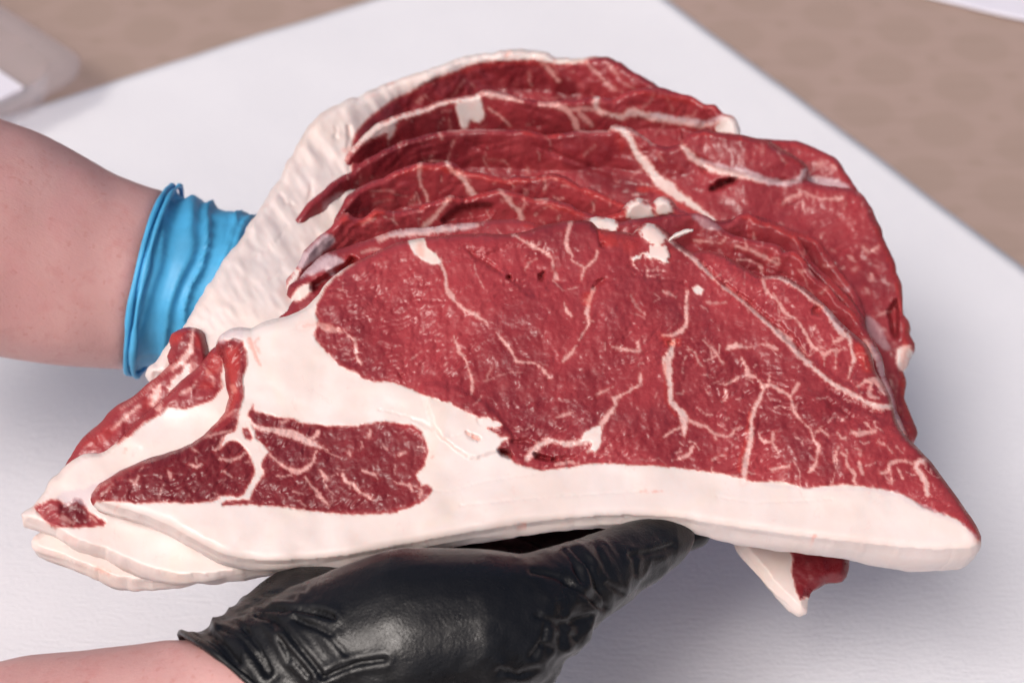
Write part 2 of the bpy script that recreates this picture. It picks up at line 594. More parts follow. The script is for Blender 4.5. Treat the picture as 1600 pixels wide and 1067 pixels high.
        TX.append(np.stack([X[bi] / 100.0 + ox * T * 1000 * dd * PXMM / 100.0, Y[bi] / 100.0 + oy * T * 1000 * dd * PXMM / 100.0,
                            np.full(len(bi), 0.0)], 1))
    V = np.concatenate(rings); At = np.concatenate(At); TX = np.concatenate(TX)
    cy_, cx_ = np.where(cell)
    i00 = remap[cy_ * nx + cx_]; i01 = remap[cy_ * nx + cx_ + 1]; i10 = remap[(cy_ + 1) * nx + cx_]; i11 = remap[(cy_ + 1) * nx + cx_ + 1]
    Q = np.stack([i00, i10, i11, i01], 1)
    # ---- label connected regions of muscle and fat
    fc = At[Q, 0].mean(1) > 0.5
    cid = -np.ones((ny - 1, nx - 1), int); cid[cy_, cx_] = np.arange(len(cy_))
    cls = fc.copy()

    def regions(cls):
        lab = -np.ones(len(cls), int); comps = []
        for s0 in range(len(cls)):
            if lab[s0] >= 0: continue
            k = len(comps); st = [s0]; lab[s0] = k; mem = [s0]; c0 = cls[s0]
            while st:
                a = st.pop(); yy = cy_[a]; xx = cx_[a]
                for y2, x2 in ((yy - 1, xx), (yy + 1, xx), (yy, xx - 1), (yy, xx + 1)):
                    if 0 <= y2 < ny - 1 and 0 <= x2 < nx - 1:
                        b = cid[y2, x2]
                        if b >= 0 and lab[b] < 0 and cls[b] == c0:
                            lab[b] = k; st.append(b); mem.append(b)
            comps.append(mem)
        return lab, comps
    for lim in (110, 160):
        lab, comps = regions(cls)
        for mem in comps:
            if len(mem) * step * step < lim * 4:
                m0 = mem[0]; cls[mem] = ~cls[m0]
    lab, comps = regions(cls)
    # ---- rim faces
    bset = -np.ones(n, int); bset[bi] = np.arange(len(bi))
    edges = {}
    ed = np.concatenate([np.stack([Q[:, k], Q[:, (k + 1) % 4]], 1) for k in range(4)])
    fidx = np.tile(np.arange(len(Q)), 4)
    key = np.sort(ed, 1); kk = key[:, 0].astype(np.int64) * n + key[:, 1]
    u, inv, ct = np.unique(kk, return_inverse=True, return_counts=True)
    b_e = np.where(ct[inv] == 1)[0]
    rq = []; rl = []
    nb_ = len(bi)
    for e_ in b_e:
        a, b = ed[e_]
        ra, rb = bset[a], bset[b]
        if ra < 0 or rb < 0: continue
        pa, pb = a, b
        for k in range(len(prof)):
            qa = n + k * nb_ + ra; qb = n + k * nb_ + rb
            rq.append((pb, pa, qa, qb)); rl.append(lab[fidx[e_]])
            pa, pb = qa, qb
    rq = np.array(rq); rl = np.array(rl)
    # back cover: centre fan
    last = n + (len(prof) - 1) * nb_
    cen = V[last:last + nb_].mean(0) - NA * 0.0
    F4 = np.concatenate([Q, rq]); FL = np.concatenate([lab, rl])
    # vertex normals over the whole steak so that split parts shade as one surface
    a, b, c, d = (V[F4[:, k]] for k in range(4))
    fn = np.cross(c - a, d - b)
    VN = np.zeros_like(V)
    for k in range(4):
        np.add.at(VN, F4[:, k], fn)
    VN /= np.maximum(np.linalg.norm(VN, axis=1), 1e-12)[:, None]
    loc = V[:n].mean(0); loc = np.array([loc[0], loc[1], V[:, 2].min()])
    root = empty(name, loc)
    tag(root, label, 'steak', 'beef steaks fanned out in the stack')
    sizes = [len(m) for m in comps]
    fatc = [k for k in range(len(comps)) if cls[comps[k][0]]]
    capk = max(fatc, key=lambda k: sizes[k]) if fatc else -1
    capset = {k for k in fatc if sizes[k] * step * step > 9000} | {capk}
    for k in range(len(comps)):
        sel = F4[FL == k]
        if len(sel) == 0: continue
        vs, inv = np.unique(sel, return_inverse=True)
        fcs = inv.reshape(sel.shape)
        nm = ('fat_cap' if k in capset else 'fat_seam') if k in fatc else 'muscle'
        me = bpy.data.meshes.new(nm)
        me.vertices.add(len(vs)); me.vertices.foreach_set('co', (V[vs] - loc).astype(np.float32).ravel())
        me.loops.add(fcs.size); me.loops.foreach_set('vertex_index', fcs.ravel().astype(np.int32))
        me.polygons.add(len(fcs)); me.polygons.foreach_set('loop_start', np.arange(0, fcs.size, 4, dtype=np.int32))
        me.polygons.foreach_set('loop_total', np.full(len(fcs), 4, np.int32))
        me.polygons.foreach_set('use_smooth', np.ones(len(fcs), bool))
        me.update()
        for ai, an in enumerate(('fat', 'red', 'silver', 'deep')):
            at_ = me.attributes.new(an, 'FLOAT', 'POINT'); at_.data.foreach_set('value', At[vs, ai].astype(np.float32))
        at_ = me.attributes.new('tex', 'FLOAT_VECTOR', 'POINT'); at_.data.foreach_set('vector', (TX[vs] + seed).astype(np.float32).ravel())
        me.normals_split_custom_set_from_vertices([tuple(v) for v in VN[vs]])
        me.materials.append(MEAT)
        ob = bpy.data.objects.new(nm, me); C.objects.link(ob); ob.parent = root
    # back cover (cut face at the rear), its own part
    ring = V[last:last + nb_]
    lf_ = [(bset[ed[e_][1]], bset[ed[e_][0]], nb_) for e_ in b_e if bset[ed[e_][0]] >= 0 and bset[ed[e_][1]] >= 0]
    bmr = bmesh.new()
    bv = [bmr.verts.new(tuple(v)) for v in (ring - loc)]
    be = []
    for t_ in lf_:
        try: be.append(bmr.edges.new((bv[t_[0]], bv[t_[1]])))
        except ValueError: pass
    bmesh.ops.triangle_fill(bmr, use_beauty=True, use_dissolve=False, edges=be, normal=Vector(-NA))
    mr = bpy.data.meshes.new('rear_face'); bmr.to_mesh(mr); bmr.free()
    mr.materials.append(MEAT)
    bk = bpy.data.objects.new('rear_face', mr); C.objects.link(bk); bk.parent = root
    cv = ring
    for an in ('fat', 'red', 'silver', 'deep'):
        bk.data.attributes.new(an, 'FLOAT', 'POINT')
    at_ = bk.data.attributes.new('tex', 'FLOAT_VECTOR', 'POINT')
    at_.data.foreach_set('vector', ((cv - loc) * 42 + seed).astype(np.float32).ravel())
    return root


# ------------------------------------------------------------------ the setting: tablecloth, sheet, things lying on it
def tablecloth_mat():
    t = NT('taupe_tablecloth')
    co = t.coord('Object')
    r = t.mapping(co, rot=(0, 0, math.radians(24)), scale=(1 / 0.052, 1 / 0.052, 1))
    sep = t.n('ShaderNodeSeparateXYZ'); t.l(r, sep.inputs[0])
    wob = t.noise(co, 9.0, 2.0, 0.5)
    fx = t.math('SUBTRACT', t.math('FRACT', sep.outputs[0]), 0.5)
    fy = t.math('SUBTRACT', t.math('FRACT', sep.outputs[1]), 0.5)
    d = t.math('SQRT', t.math('ADD', t.math('MULTIPLY', fx, fx), t.math('MULTIPLY', fy, fy)))
    ex = t.math('SUBTRACT', 0.5, t.math('ABSOLUTE', fx)); ey = t.math('SUBTRACT', 0.5, t.math('ABSOLUTE', fy))
    dc = t.math('SQRT', t.math('ADD', t.math('MULTIPLY', ex, ex), t.math('MULTIPLY', ey, ey)))
    blob = t.ramp(d, 0.30, 0.44)
    dot = t.ramp(dc, 0.06, 0.12)
    patt = t.math('MULTIPLY', blob, dot)
    fade = t.ramp(t.noise(co, 2.3, 2.0, 0.5), 0.3, 0.6, 0.45, 1.0)
    patt = t.math('MULTIPLY', patt, fade)
    col = t.mix(patt, (0.347, 0.250, 0.208), (0.374, 0.268, 0.228))
    streak = t.noise(t.mapping(co, rot=(0, 0, math.radians(-20)), scale=(6, 60, 1)), 3.0, 3.0, 0.6)
    col = t.mix(t.ramp(streak, 0.45, 0.75, 0.0, 0.35), col, (0.285, 0.205, 0.165))
    h = t.math('ADD', t.math('MULTIPLY', patt, 0.6), t.noise(co, 900.0, 2.0, 0.5))
    t.principled(**{'Base Color': col, 'Roughness': 0.62, 'Normal': t.bump(h, 0.25, 0.0008)})
    return t.m


def sheet_mat():
    t = NT('white_crepe_cloth')
    co = t.coord('Object')
    n1 = t.noise(co, 5.0, 3.0, 0.5)
    fibre = t.noise(t.mapping(co, rot=(0, 0, math.radians(35)), scale=(10, 90, 1)), 9.0, 3.0, 0.6)
    weave = t.noise(t.mapping(co, rot=(0, 0, math.radians(35)), scale=(1, 1.8, 1)), 520.0, 2.0, 0.6)
    col = t.mix(t.ramp(n1, 0.3, 0.7), (0.715, 0.71, 0.745), (0.745, 0.74, 0.775))
    h = t.math('ADD', t.math('MULTIPLY', fibre, 0.8), t.math('MULTIPLY', weave, 0.7))
    t.principled(**{'Base Color': col, 'Roughness': 0.75, 'Normal': t.bump(h, 0.45, 0.0012)})
    return t.m


cloth_m = tablecloth_mat()
sheet_m = sheet_mat()
# the cloth-covered table top: a slab with a soft edge, far larger than the view
bm = bmesh.new()
bmesh.ops.create_cube(bm, size=1.0, matrix=Matrix.Translation((0.0, 0.75, -0.011)) @ Matrix.Diagonal((3.4, 3.4, 0.022, 1)))
bmesh.ops.bevel(bm, geom=[e for e in bm.edges], offset=0.006, segments=2, affect='EDGES')
me = bpy.data.meshes.new('tablecloth'); bm.to_mesh(me); bm.free()
me.materials.append(cloth_m)
tc = bpy.data.objects.new('tablecloth', me); C.objects.link(tc)
tag(tc, 'taupe tablecloth with a faint pattern of round medallions covering the table', 'tablecloth')


def sheet(name, corners, mat, z, thick, label, cat, nseg=140, rad=0.012, wav=0.0017, seed=3):
    """a thin cloth sheet: quad outline with rounded corners, gentle waves, real thickness"""
    nz = Noise(seed)
    P = [np.array(c[:2]) for c in corners]
    V = []
    for j in range(nseg + 1):
        for i in range(nseg + 1):
            u = i / nseg; v = j / nseg
            p = (P[0] * (1 - u) + P[1] * u) * (1 - v) + (P[3] * (1 - u) + P[2] * u) * v
            V.append(p)
    V = np.array(V)
    zz = nz.f2(V[:, 0] * 7, V[:, 1] * 7, 2) * wav + nz.f2(V[:, 0] * 22 + 5, V[:, 1] * 22, 2) * wav * 0.35
    zz = zz - zz.min() + z
    top = np.column_stack([V, zz + thick]); bot = np.column_stack([V, zz])
    m = nseg + 1
    F = []
    for j in range(nseg):
        for i in range(nseg):
            a = j * m + i
            F.append((a, a + 1, a + m + 1, a + m))
    N = m * m
    F2 = [(N + f[3], N + f[2], N + f[1], N + f[0]) for f in F]
    E = []
    loop = [i for i in range(m)] + [j * m + nseg for j in range(1, m)] + [nseg * m + i for i in range(nseg - 1, -1, -1)] + [j * m for j in range(nseg - 1, 0, -1)]
    for k in range(len(loop)):
        a, b = loop[k], loop[(k + 1) % len(loop)]
        E.append((b, a, N + a, N + b))
    allv = np.concatenate([top, bot])
    org = np.array([*V.mean(0), z])
    o = mesh_obj(name, allv - org, F + F2 + E, mat)
    o.location = org
    tag(o, label, cat)
    return o


cT = on_table(905, -98); dL = on_table(0, 190); dR = on_table(1600, 424)
uL = (dL - cT) / np.linalg.norm(dL - cT); uR = (dR - cT) / np.linalg.norm(dR - cT)
S1 = cT + uL * 1.05; S2 = cT + uR * 1.05; S3 = cT + uL * 1.05 + uR * 1.05
sheet('white_cloth', [cT, S2, S3, S1], sheet_m, 0.0008, 0.0005,
      'large white cloth sheet spread cornerwise on the tablecloth under the meat', 'cloth')

# a second white piece, only its edge in view at the top right
q0 = on_table(1438, -2); q1 = on_table(1602, 38)
t_ = np.append(((q1 - q0) / np.linalg.norm(q1 - q0))[:2], 0); n_ = np.array([-t_[1], t_[0], 0])
if n_[1] < 0: n_ = -n_
aa = q0 - t_ * 0.012; bb = q0 + t_ * 0.34


def paper_mat():
    t = NT('white_paper')
    co = t.coord('Object')
    t.principled(**{'Base Color': t.mix(t.noise(co, 30.0), (0.66, 0.64, 0.72), (0.70, 0.68, 0.75)), 'Roughness': 0.6,
                    'Normal': t.bump(t.noise(co, 260.0), 0.15, 0.0006)})
    return t.m


sheet('white_paper', [aa, bb, bb + n_ * 0.26, aa + n_ * 0.26 + t_ * 0.05], paper_mat(), 0.001, 0.0012,
      'small white paper at the far right corner, only its near edge showing', 'paper', 60, wav=0.002, seed=11)


def plastic_mat():
    t = NT('clear_plastic')
    co = t.coord('Object')
    p = t.n('ShaderNodeBsdfPrincipled')
    p.inputs['Base Color'].default_value = (0.62, 0.57, 0.58, 1)
    p.inputs['Roughness'].default_value = 0.22
    t.l(t.bump(t.noise(co, 60.0, 2.0), 0.08, 0.001), p.inputs['Normal'])
    tr = t.n('ShaderNodeBsdfTransparent'); tr.inputs[0].default_value = (0.96, 0.95, 0.96, 1)
    mx = t.n('ShaderNodeMixShader'); mx.inputs[0].default_value = 0.19
    t.l(tr.outputs[0], mx.inputs[1]); t.l(p.outputs[0], mx.inputs[2]); t.l(mx.outputs[0], t.out.inputs[0])
    return t.m


def rounded_ring(cx, cy, ux, uy, hw, hd, r, z, n=10):
    """points of a rounded rectangle centred (cx,cy), axes ux,uy"""
    out = []
    for k, (sx, sy) in enumerate(((1, 1), (-1, 1), (-1, -1), (1, -1))):
        for i in range(n + 1):
            a = math.pi / 2 * (k + i / n)
            x = sx * (hw - r) + r * math.cos(a); y = sy * (hd - r) + r * math.sin(a)
            out.append((cx + ux[0] * x + uy[0] * y, cy + ux[1] * x + uy[1] * y, z))
    return out


def loft(rings, cap_last=True, cap_first=False):
    V = [p for r in rings for p in r]; n = len(rings[0]); F = []
    for k in range(len(rings) - 1):
        for i in range(n):
            a = k * n + i; b = k * n + (i + 1) % n
            F.append((a, b, b + n, a + n))
    if cap_last: F.append(tuple(range((len(rings) - 1) * n, len(rings) * n)))
    if cap_first: F.append(tuple(range(n))[::-1])
    return V, F


# clear plastic tub, one rounded corner in view at the left
pk = on_table(112, 106, 0.03)
e1 = on_table(0, 34, 0.03) - pk; e1 = e1[:2] / np.linalg.norm(e1[:2])
e2 = np.array([e1[1], -e1[0]])
if e2 @ (on_table(0, 182, 0.03) - pk)[:2] < 0: e2 = -e2
hw, hd = 0.115, 0.075
cx_, cy_ = pk[:2] + e1 * (hw - 0.012) + e2 * (hd - 0.012)
pl = plastic_mat()
tub = empty('plastic_tub', (cx_, cy_, 0.0015))
tag(tub, 'clear plastic tub at the left edge beside the white cloth', 'tub')


def tub_ring(gr, z, r): return rounded_ring(0, 0, e1, e2, hw + gr, hd + gr, r, z)


V, F = loft([tub_ring(-0.016, 0.028, 0.024), tub_ring(-0.022, 0.006, 0.022), tub_ring(-0.026, 0.0015, 0.02),
             tub_ring(-0.023, 0.0, 0.021), tub_ring(-0.019, 0.006, 0.023), tub_ring(-0.0145, 0.028, 0.025)], False)
# close the floor of the tub
nr = len(tub_ring(0, 0, 0.02))
F.append(tuple(range(2 * nr, 3 * nr)))
F.append(tuple(range(3 * nr, 4 * nr))[::-1])
mesh_obj('wall', V, F, pl, tub)
V, F = loft([tub_ring(-0.0155, 0.0282, 0.025), tub_ring(-0.010, 0.0300, 0.026), tub_ring(-0.002, 0.0300, 0.028), tub_ring(0.0, 0.0285, 0.028),
             tub_ring(-0.0005, 0.026, 0.028), tub_ring(-0.003, 0.0285, 0.028), tub_ring(-0.010, 0.0287, 0.026), tub_ring(-0.0145, 0.0275, 0.025)], False)
mesh_obj('rim', V, F, pl, tub)
# white paper slip lying in the tub
lab_c = on_table(-34, 126, 0.006)
V, F = loft([rounded_ring(0, 0, e1, e2, 0.030, 0.016, 0.004, 0.0), rounded_ring(0, 0, e1, e2, 0.030, 0.016, 0.004, 0.0025)], True, True)
sl = mesh_obj('paper_slip', V, F, paper_mat(), None, False)
sl.location = (lab_c[0], lab_c[1], 0.0035)
tag(sl, 'white paper slip lying inside the clear plastic tub', 'paper')


# ------------------------------------------------------------------ the steaks, front to back
A_OUT = [(146, 773), (156, 756), (176, 744), (200, 732), (240, 716), (271, 704), (301, 692), (318, 680), (336, 662), (352, 642), (361, 620),
         (357, 600), (354, 575), (350, 555), (340, 538), (345, 522), (360, 513), (378, 511), (392, 513), (408, 505), (430, 499), (455, 491), (478, 480),
         (490, 468), (500, 458), (508, 444), (522, 430), (545, 415), (575, 400), (600, 388), (620, 379), (640, 375), (665, 371), (700, 367), (740, 365),
         (790, 366), (820, 362), (850, 352), (880, 346), (905, 344), (925, 347), (934, 357), (948, 360), (972, 362), (994, 366), (1000, 355), (1012, 349),
         (1026, 352), (1038, 362), (1052, 374), (1066, 386), (1080, 393), (1100, 391), (1120, 395), (1140, 403), (1165, 419), (1184, 430), (1196, 431),
         (1220, 430), (1250, 445), (1275, 464), (1294, 481), (1314, 504), (1336, 524), (1352, 538), (1360, 556), (1367, 578), (1379, 598), (1391, 618),
         (1397, 640), (1402, 660), (1412, 678), (1428, 693), (1446, 712), (1466, 736), (1482, 757), (1494, 774), (1506, 791), (1522, 814), (1533, 838),
         (1531, 852), (1518, 861), (1460, 863), (1403, 859), (1300, 848), (1235, 840), (1170, 831), (1100, 820), (1060, 813), (1000, 809), (940, 810),
         (880, 815), (820, 822), (760, 832), (700, 842), (640, 853), (580, 865), (530, 873), (470, 878), (430, 880), (400, 879), (370, 876), (340, 867),
         (315, 855), (288, 840), (255, 822), (215, 806), (175, 795), (152, 785)]
A_OPS = [
    # main muscle (with the two smaller ones behind the seam at the right)
    ('lean', [(491, 523), (494, 512), (498, 500), (493, 489), (495, 476), (506, 456), (522, 436), (545, 419), (570, 390), (620, 360), (760, 340), (900, 325),
              (1000, 335), (1100, 370), (1300, 420), (1440, 600), (1540, 760), (1560, 850), (1533, 846), (1518, 832), (1500, 815), (1480, 804), (1462, 799),
              (1440, 790), (1425, 780), (1405, 770), (1380, 764), (1350, 760), (1320, 757), (1290, 758), (1262, 762), (1240, 757), (1215, 751), (1190, 752),
              (1170, 750), (1140, 742), (1110, 737), (1080, 733), (1040, 728), (1000, 726), (960, 724), (930, 724), (900, 728), (868, 732), (850, 734), (830, 731),
              (818, 727), (804, 721), (798, 713), (784, 707), (778, 699), (788, 689), (796, 683), (782, 682), (775, 677), (762, 669), (772, 669), (785, 664),
              (776, 658), (762, 651), (750, 652), (730, 644), (708, 632), (703, 626), (698, 628), (678, 622), (656, 614), (640, 606), (620, 599), (600, 596), (580, 594),
              (568, 590), (552, 580), (542, 577), (528, 568), (512, 552), (497, 536)], 0.75),
    # tail muscle, right lobe
    ('lean', [(395, 632), (399, 642), (420, 648), (442, 653), (458, 654), (470, 660), (496, 664), (530, 666), (560, 664), (587, 660), (617, 660), (643, 665),
              (657, 674), (665, 688), (668, 706), (662, 728), (649, 742), (655, 752), (658, 759), (667, 757), (674, 766), (669, 775), (656, 784), (640, 792),
              (616, 800), (590, 803), (550, 803), (510, 800), (470, 795), (430, 790), (390, 787), (348, 788), (354, 783), (378, 781), (391, 780), (394, 768),
              (404, 752), (413, 740), (409, 728), (412, 714), (420, 706), (410, 692), (400, 684), (398, 672), (392, 655), (386, 650)], 0.8),
    ('lean', [(379, 669), (387, 669), (395, 684), (391, 688), (383, 684)], 0.4),
    # tail muscle, left lobe
    ('lean', [(372, 648), (371, 662), (367, 672), (353, 680), (344, 700), (354, 691), (364, 688), (376, 694), (388, 708), (396, 728), (397, 744), (387, 760),
              (380, 772), (368, 776), (350, 773), (332, 782), (301, 786), (271, 785), (220, 786), (190, 784), (162, 783), (140, 780), (136, 765), (150, 750),
              (176, 738), (220, 715), (271, 697), (310, 680), (340, 662), (356, 648)], 0.8),
    # thin red strip up the left edge
    ('lean', [(338, 536), (362, 531), (379, 534), (385, 555), (385, 572), (378, 592), (380, 620), (371, 645), (345, 668), (300, 690), (320, 668), (344, 640),
              (350, 600), (345, 560)], 0.6),
    ('redp', [(352, 548), (372, 540), (378, 560), (370, 600), (374, 625), (350, 655), (330, 670), (350, 640), (360, 610)], 0.9),
    ('deep', [(150, 770), (240, 716), (340, 672), (372, 650), (398, 730), (380, 772), (300, 790), (180, 790)], 0.75),
    ('deep', [(395, 635), (460, 655), (600, 658), (665, 690), (660, 730), (670, 770), (600, 800), (480, 800), (350, 790), (400, 750)], 0.62),
    ('silver', [(340, 524), (358, 513), (378, 511), (379, 533), (360, 530), (343, 537)], 0.55),
    ('redv', [(390, 530, 5), (397, 550, 4), (407, 570, 4)], 0.9), ('redv', [(404, 528, 2), (398, 536, 3), (406, 552, 2)], 0.7),
    # knot of meat where the fat flap ends
    ('fat', [(912, 676), (938, 664), (940, 690), (930, 706), (922, 702), (926, 690), (908, 690)], 0.5),
    ('vein', [(930, 684, 14), (910, 690, 9), (888, 694, 11), (862, 688, 9), (842, 697, 12), (829, 710, 12), (822, 718, 6)]),
    ('vein', [(928, 700, 9), (918, 706, 5)]), ('vein', [(868, 726, 5), (888, 722, 5), (905, 724, 4)]),
    ('hole', [(778, 701), (790, 704), (800, 711), (790, 714), (780, 708)], 7.0),
    ('hole', [(836, 709), (852, 713), (868, 718), (850, 718), (838, 714)], 5.0),
    ('crack', [(800, 690, 2), (815, 690, 4), (832, 692, 2)], 2.5), ('crack', [(864, 718, 3), (890, 716, 3), (905, 712, 2)], 2.0),
    # the flap of fat
    ('crack', [(592, 640, 0.5), (620, 646, 1), (650, 656, 1.5), (673, 667, 3), (684, 675, 3.5)], 0.8),
    ('raise', [(678, 668), (700, 690), (722, 708), (735, 716), (765, 708), (796, 700), (800, 680), (770, 640), (720, 610), (660, 600)], 1.3, 5.0),
    ('redv', [(676, 670, 3), (692, 684, 5), (706, 697, 5), (728, 712, 3)], 0.30),
    ('crack', [(729, 675, 2), (735, 681, 4), (747, 686, 1)], 3.5), ('redv', [(728, 674, 2), (736, 681, 4), (748, 686, 2)], 1.0),
    ('crack', [(747, 653, 0.5), (749, 660, 1)], 1.0), ('crack', [(700, 683, 1), (725, 678, 1)], 0.4),
    ('redv', [(673, 716, 1), (678, 712, 1.5)], 0.8),
    # seams and marbling traced one by one
    ('vein', [(470, 511, 10), (497, 507, 10), (516, 514, 9), (540, 520, 6), (554, 532, 5), (556, 548, 4), (558, 560, 5), (564, 568, 3)]),
    ('redv', [(476, 510, 3), (500, 506, 7), (522, 514, 8), (548, 518, 4)], 0.55),
    ('fat', [(636, 371), (662, 371), (666, 386), (682, 396), (690, 410), (676, 414), (658, 406), (644, 394)], 0.8),
    ('redp', [(652, 378), (660, 380), (662, 400), (654, 402), (650, 390)], 0.7),
    ('vein', [(686, 406, 10), (696, 430, 5), (698, 450, 6), (708, 467, 9), (724, 482, 5), (745, 493, 6), (761, 504, 2)]),
    ('vein', [(802, 367, 5), (816, 376, 5), (840, 388, 5), (856, 397, 6), (864, 406, 6), (864, 420, 5), (870, 434, 7)]),
    ('vein', [(892, 346, 5), (887, 364, 5), (885, 380, 7), (888, 392, 5), (894, 398, 3), (893, 406, 4), (903, 412, 3), (912, 418, 5), (910, 430, 4), (908, 437, 2)]),
    ('vein', [(934, 391, 3), (931, 404, 6), (918, 416, 5), (912, 420, 4)]), ('vein', [(838, 404, 2), (826, 412, 4), (820, 422, 2)], 0.6),
    ('vein', [(927, 452, 5), (920, 472, 8), (917, 490, 9), (920, 506, 5), (913, 518, 4), (905, 531, 2)]),
    ('redp', [(910, 460), (926, 455), (924, 478), (912, 478)], 0.9),
    ('vein', [(881, 474, 3), (886, 486, 5), (894, 494, 2)]),
    ('vein', [(776, 520, 2), (784, 530, 4), (794, 541, 6), (802, 555, 6), (808, 565, 7), (822, 566, 4), (836, 568, 4), (848, 575, 5), (853, 583, 4), (861, 592, 2)]),
    ('vein', [(709, 526, 3), (718, 549, 7), (727, 561, 5), (734, 580, 4), (737, 592, 6), (737, 615, 3)]), ('vein', [(770, 574, 2), (762, 586, 4), (761, 592, 2)], 0.6),
    ('vein', [(900, 540, 2), (892, 553, 7), (879, 564, 3)]), ('vein', [(957, 542, 3), (972, 545, 6), (986, 548, 5), (999, 548, 4), (996, 536, 2)], 0.9),
    ('vein', [(1001, 586, 7), (1000, 600, 6), (977, 614, 5), (960, 624, 9), (961, 635, 8), (947, 653, 9), (939, 667, 8), (934, 678, 10)]),
    ('vein', [(957, 605, 3), (942, 612, 5), (932, 617, 3)], 0.8), ('vein', [(895, 644, 4), (880, 648, 6), (868, 653, 2)], 0.8),
    ('vein', [(1074, 456, 7), (1072, 476, 8), (1073, 494, 8), (1073, 506, 9), (1064, 518, 9), (1050, 524, 8), (1036, 524, 6)]),
    ('vein', [(1052, 534, 12), (1048, 550, 15), (1042, 568, 15), (1045, 588, 13), (1048, 608, 12), (1048, 626, 10), (1058, 638, 11), (1068, 651, 14), (1069, 665, 9), (1070, 680, 3)]),
    ('redp', [(1030, 520), (1052, 528), (1064, 528), (1062, 540), (1040, 542)], 1.0), ('hole', [(1044, 532), (1054, 534), (1052, 541), (1044, 540)], 2.5),
    ('redv', [(1038, 570, 3), (1040, 600, 4), (1042, 630, 4), (1056, 648, 6)], 0.7),
    ('vein', [(1062, 668, 6), (1048, 675, 4), (1034, 685, 1)]),
    ('vein', [(1078, 657, 4), (1094, 664, 5), (1104, 666, 6), (1116, 678, 5), (1127, 680, 4), (1139, 682, 3), (1148, 672, 4), (1157, 666, 2)]),
    ('vein', [(1117, 680, 4), (1119, 688, 3)]), ('vein', [(1082, 699, 6), (1077, 709, 8), (1062, 716, 5), (1050, 719, 2)]),
    ('vein', [(1195, 604, 8), (1186, 626, 8), (1179, 640, 8), (1174, 660, 9), (1175, 676, 9), (1171, 697, 10), (1166, 716, 12), (1164, 734, 11), (1161, 752, 10)]),
    ('redv', [(1172, 645, 3), (1167, 670, 4), (1164, 695, 4), (1157, 720, 6), (1155, 735, 4)], 0.85),
    ('vein', [(1190, 604, 8), (1206, 602, 8), (1220, 610, 7), (1235, 621, 7), (1240, 640, 8), (1248, 653, 6), (1256, 661, 3), (1268, 672, 5), (1271, 686, 4), (1279, 696, 6), (1277, 712, 4),
              (1274, 726, 4), (1265, 737, 2)]),
    ('vein', [(1234, 620, 4), (1242, 609, 5), (1248, 600, 4)]), ('vein', [(1201, 602, 5), (1203, 588, 3)]),
    ('vein', [(1190, 600, 3), (1182, 590, 3), (1168, 585, 9), (1166, 572, 6), (1158, 560, 2)]), ('vein', [(1152, 591, 5), (1142, 596, 5), (1132, 602, 4)]),
    ('vein', [(1136, 545, 6), (1150, 540, 10), (1162, 543, 5), (1174, 542, 4)]), ('vein', [(1190, 538, 4), (1204, 540, 5), (1214, 546, 3)]),
    ('vein', [(1108, 540, 3), (1114, 544, 4), (1122, 556, 3), (1130, 569, 6)], 0.8), ('vein', [(1075, 543, 3), (1088, 554, 4), (1091, 566, 5), (1101, 574, 2)], 0.7),
    ('vein', [(1134, 612, 4), (1136, 620, 6), (1127, 628, 2)]), ('vein', [(1186, 680, 3), (1193, 690, 7), (1205, 690, 4), (1212, 700, 4), (1217, 708, 2)]),
    ('vein', [(1209, 675, 4), (1208, 688, 5)]), ('vein', [(1114, 718, 6), (1124, 712, 5), (1135, 711, 3)]), ('vein', [(1206, 734, 7), (1220, 730, 4), (1233, 728, 6)]),
    ('vein', [(1283, 670, 6), (1294, 680, 3)]), ('vein', [(1273, 675, 3), (1282, 672, 3)]), ('vein', [(1309, 676, 5), (1314, 684, 6), (1321, 684, 5)]),
    ('vein', [(1332, 674, 4), (1338, 677, 8), (1352, 676, 6), (1368, 674, 4)]), ('vein', [(1352, 660, 3), (1364, 672, 3)]), ('vein', [(1310, 698, 4), (1303, 720, 5)]),
    ('vein', [(1313, 707, 3), (1322, 713, 4), (1324, 727, 4), (1336, 741, 4), (1334, 752, 4)]), ('vein', [(1342, 722, 3), (1348, 741, 6)]),
    ('vein', [(1408, 720, 4), (1391, 723, 6), (1388, 736, 6), (1376, 739, 5)]), ('vein', [(1392, 740, 3), (1394, 755, 3)]), ('vein', [(1402, 730, 3), (1410, 747, 4)]),
    ('vein', [(1444, 719, 11), (1432, 722, 13), (1431, 730, 9), (1440, 740, 9), (1446, 752, 10), (1449, 770, 11)]), ('vein', [(1412, 720, 3), (1430, 724, 4)]),
    ('vein', [(1336, 700, 3), (1346, 704, 4), (1344, 712, 3)], 0.7), ('vein', [(1372, 690, 3), (1386, 696, 4), (1394, 708, 3)], 0.7),
    # long seam and the muscles behind it
    ('vein', [(1040, 372, 6), (1060, 388, 6), (1076, 400, 6), (1092, 412, 7), (1108, 428, 6), (1124, 444, 5), (1146, 460, 5), (1166, 476, 6), (1186, 494, 6),
              (1204, 510, 8), (1230, 532, 13), (1246, 552, 10), (1270, 574, 9), (1299, 598, 8), (1330, 615, 8), (1348, 626, 9), (1368, 634, 12), (1390, 635, 12)]),
    ('crack', [(1098, 412, 3), (1120, 434, 4), (1140, 450, 5), (1164, 468, 5), (1190, 490, 6), (1212, 508, 7), (1240, 534, 7), (1262, 558, 4)], 3.4),
    ('raise', [(1078, 396), (1100, 395), (1140, 406), (1185, 433), (1250, 450), (1330, 525), (1385, 620), (1300, 590), (1250, 545), (1190, 490), (1120, 432)], -1.2, 9.0),
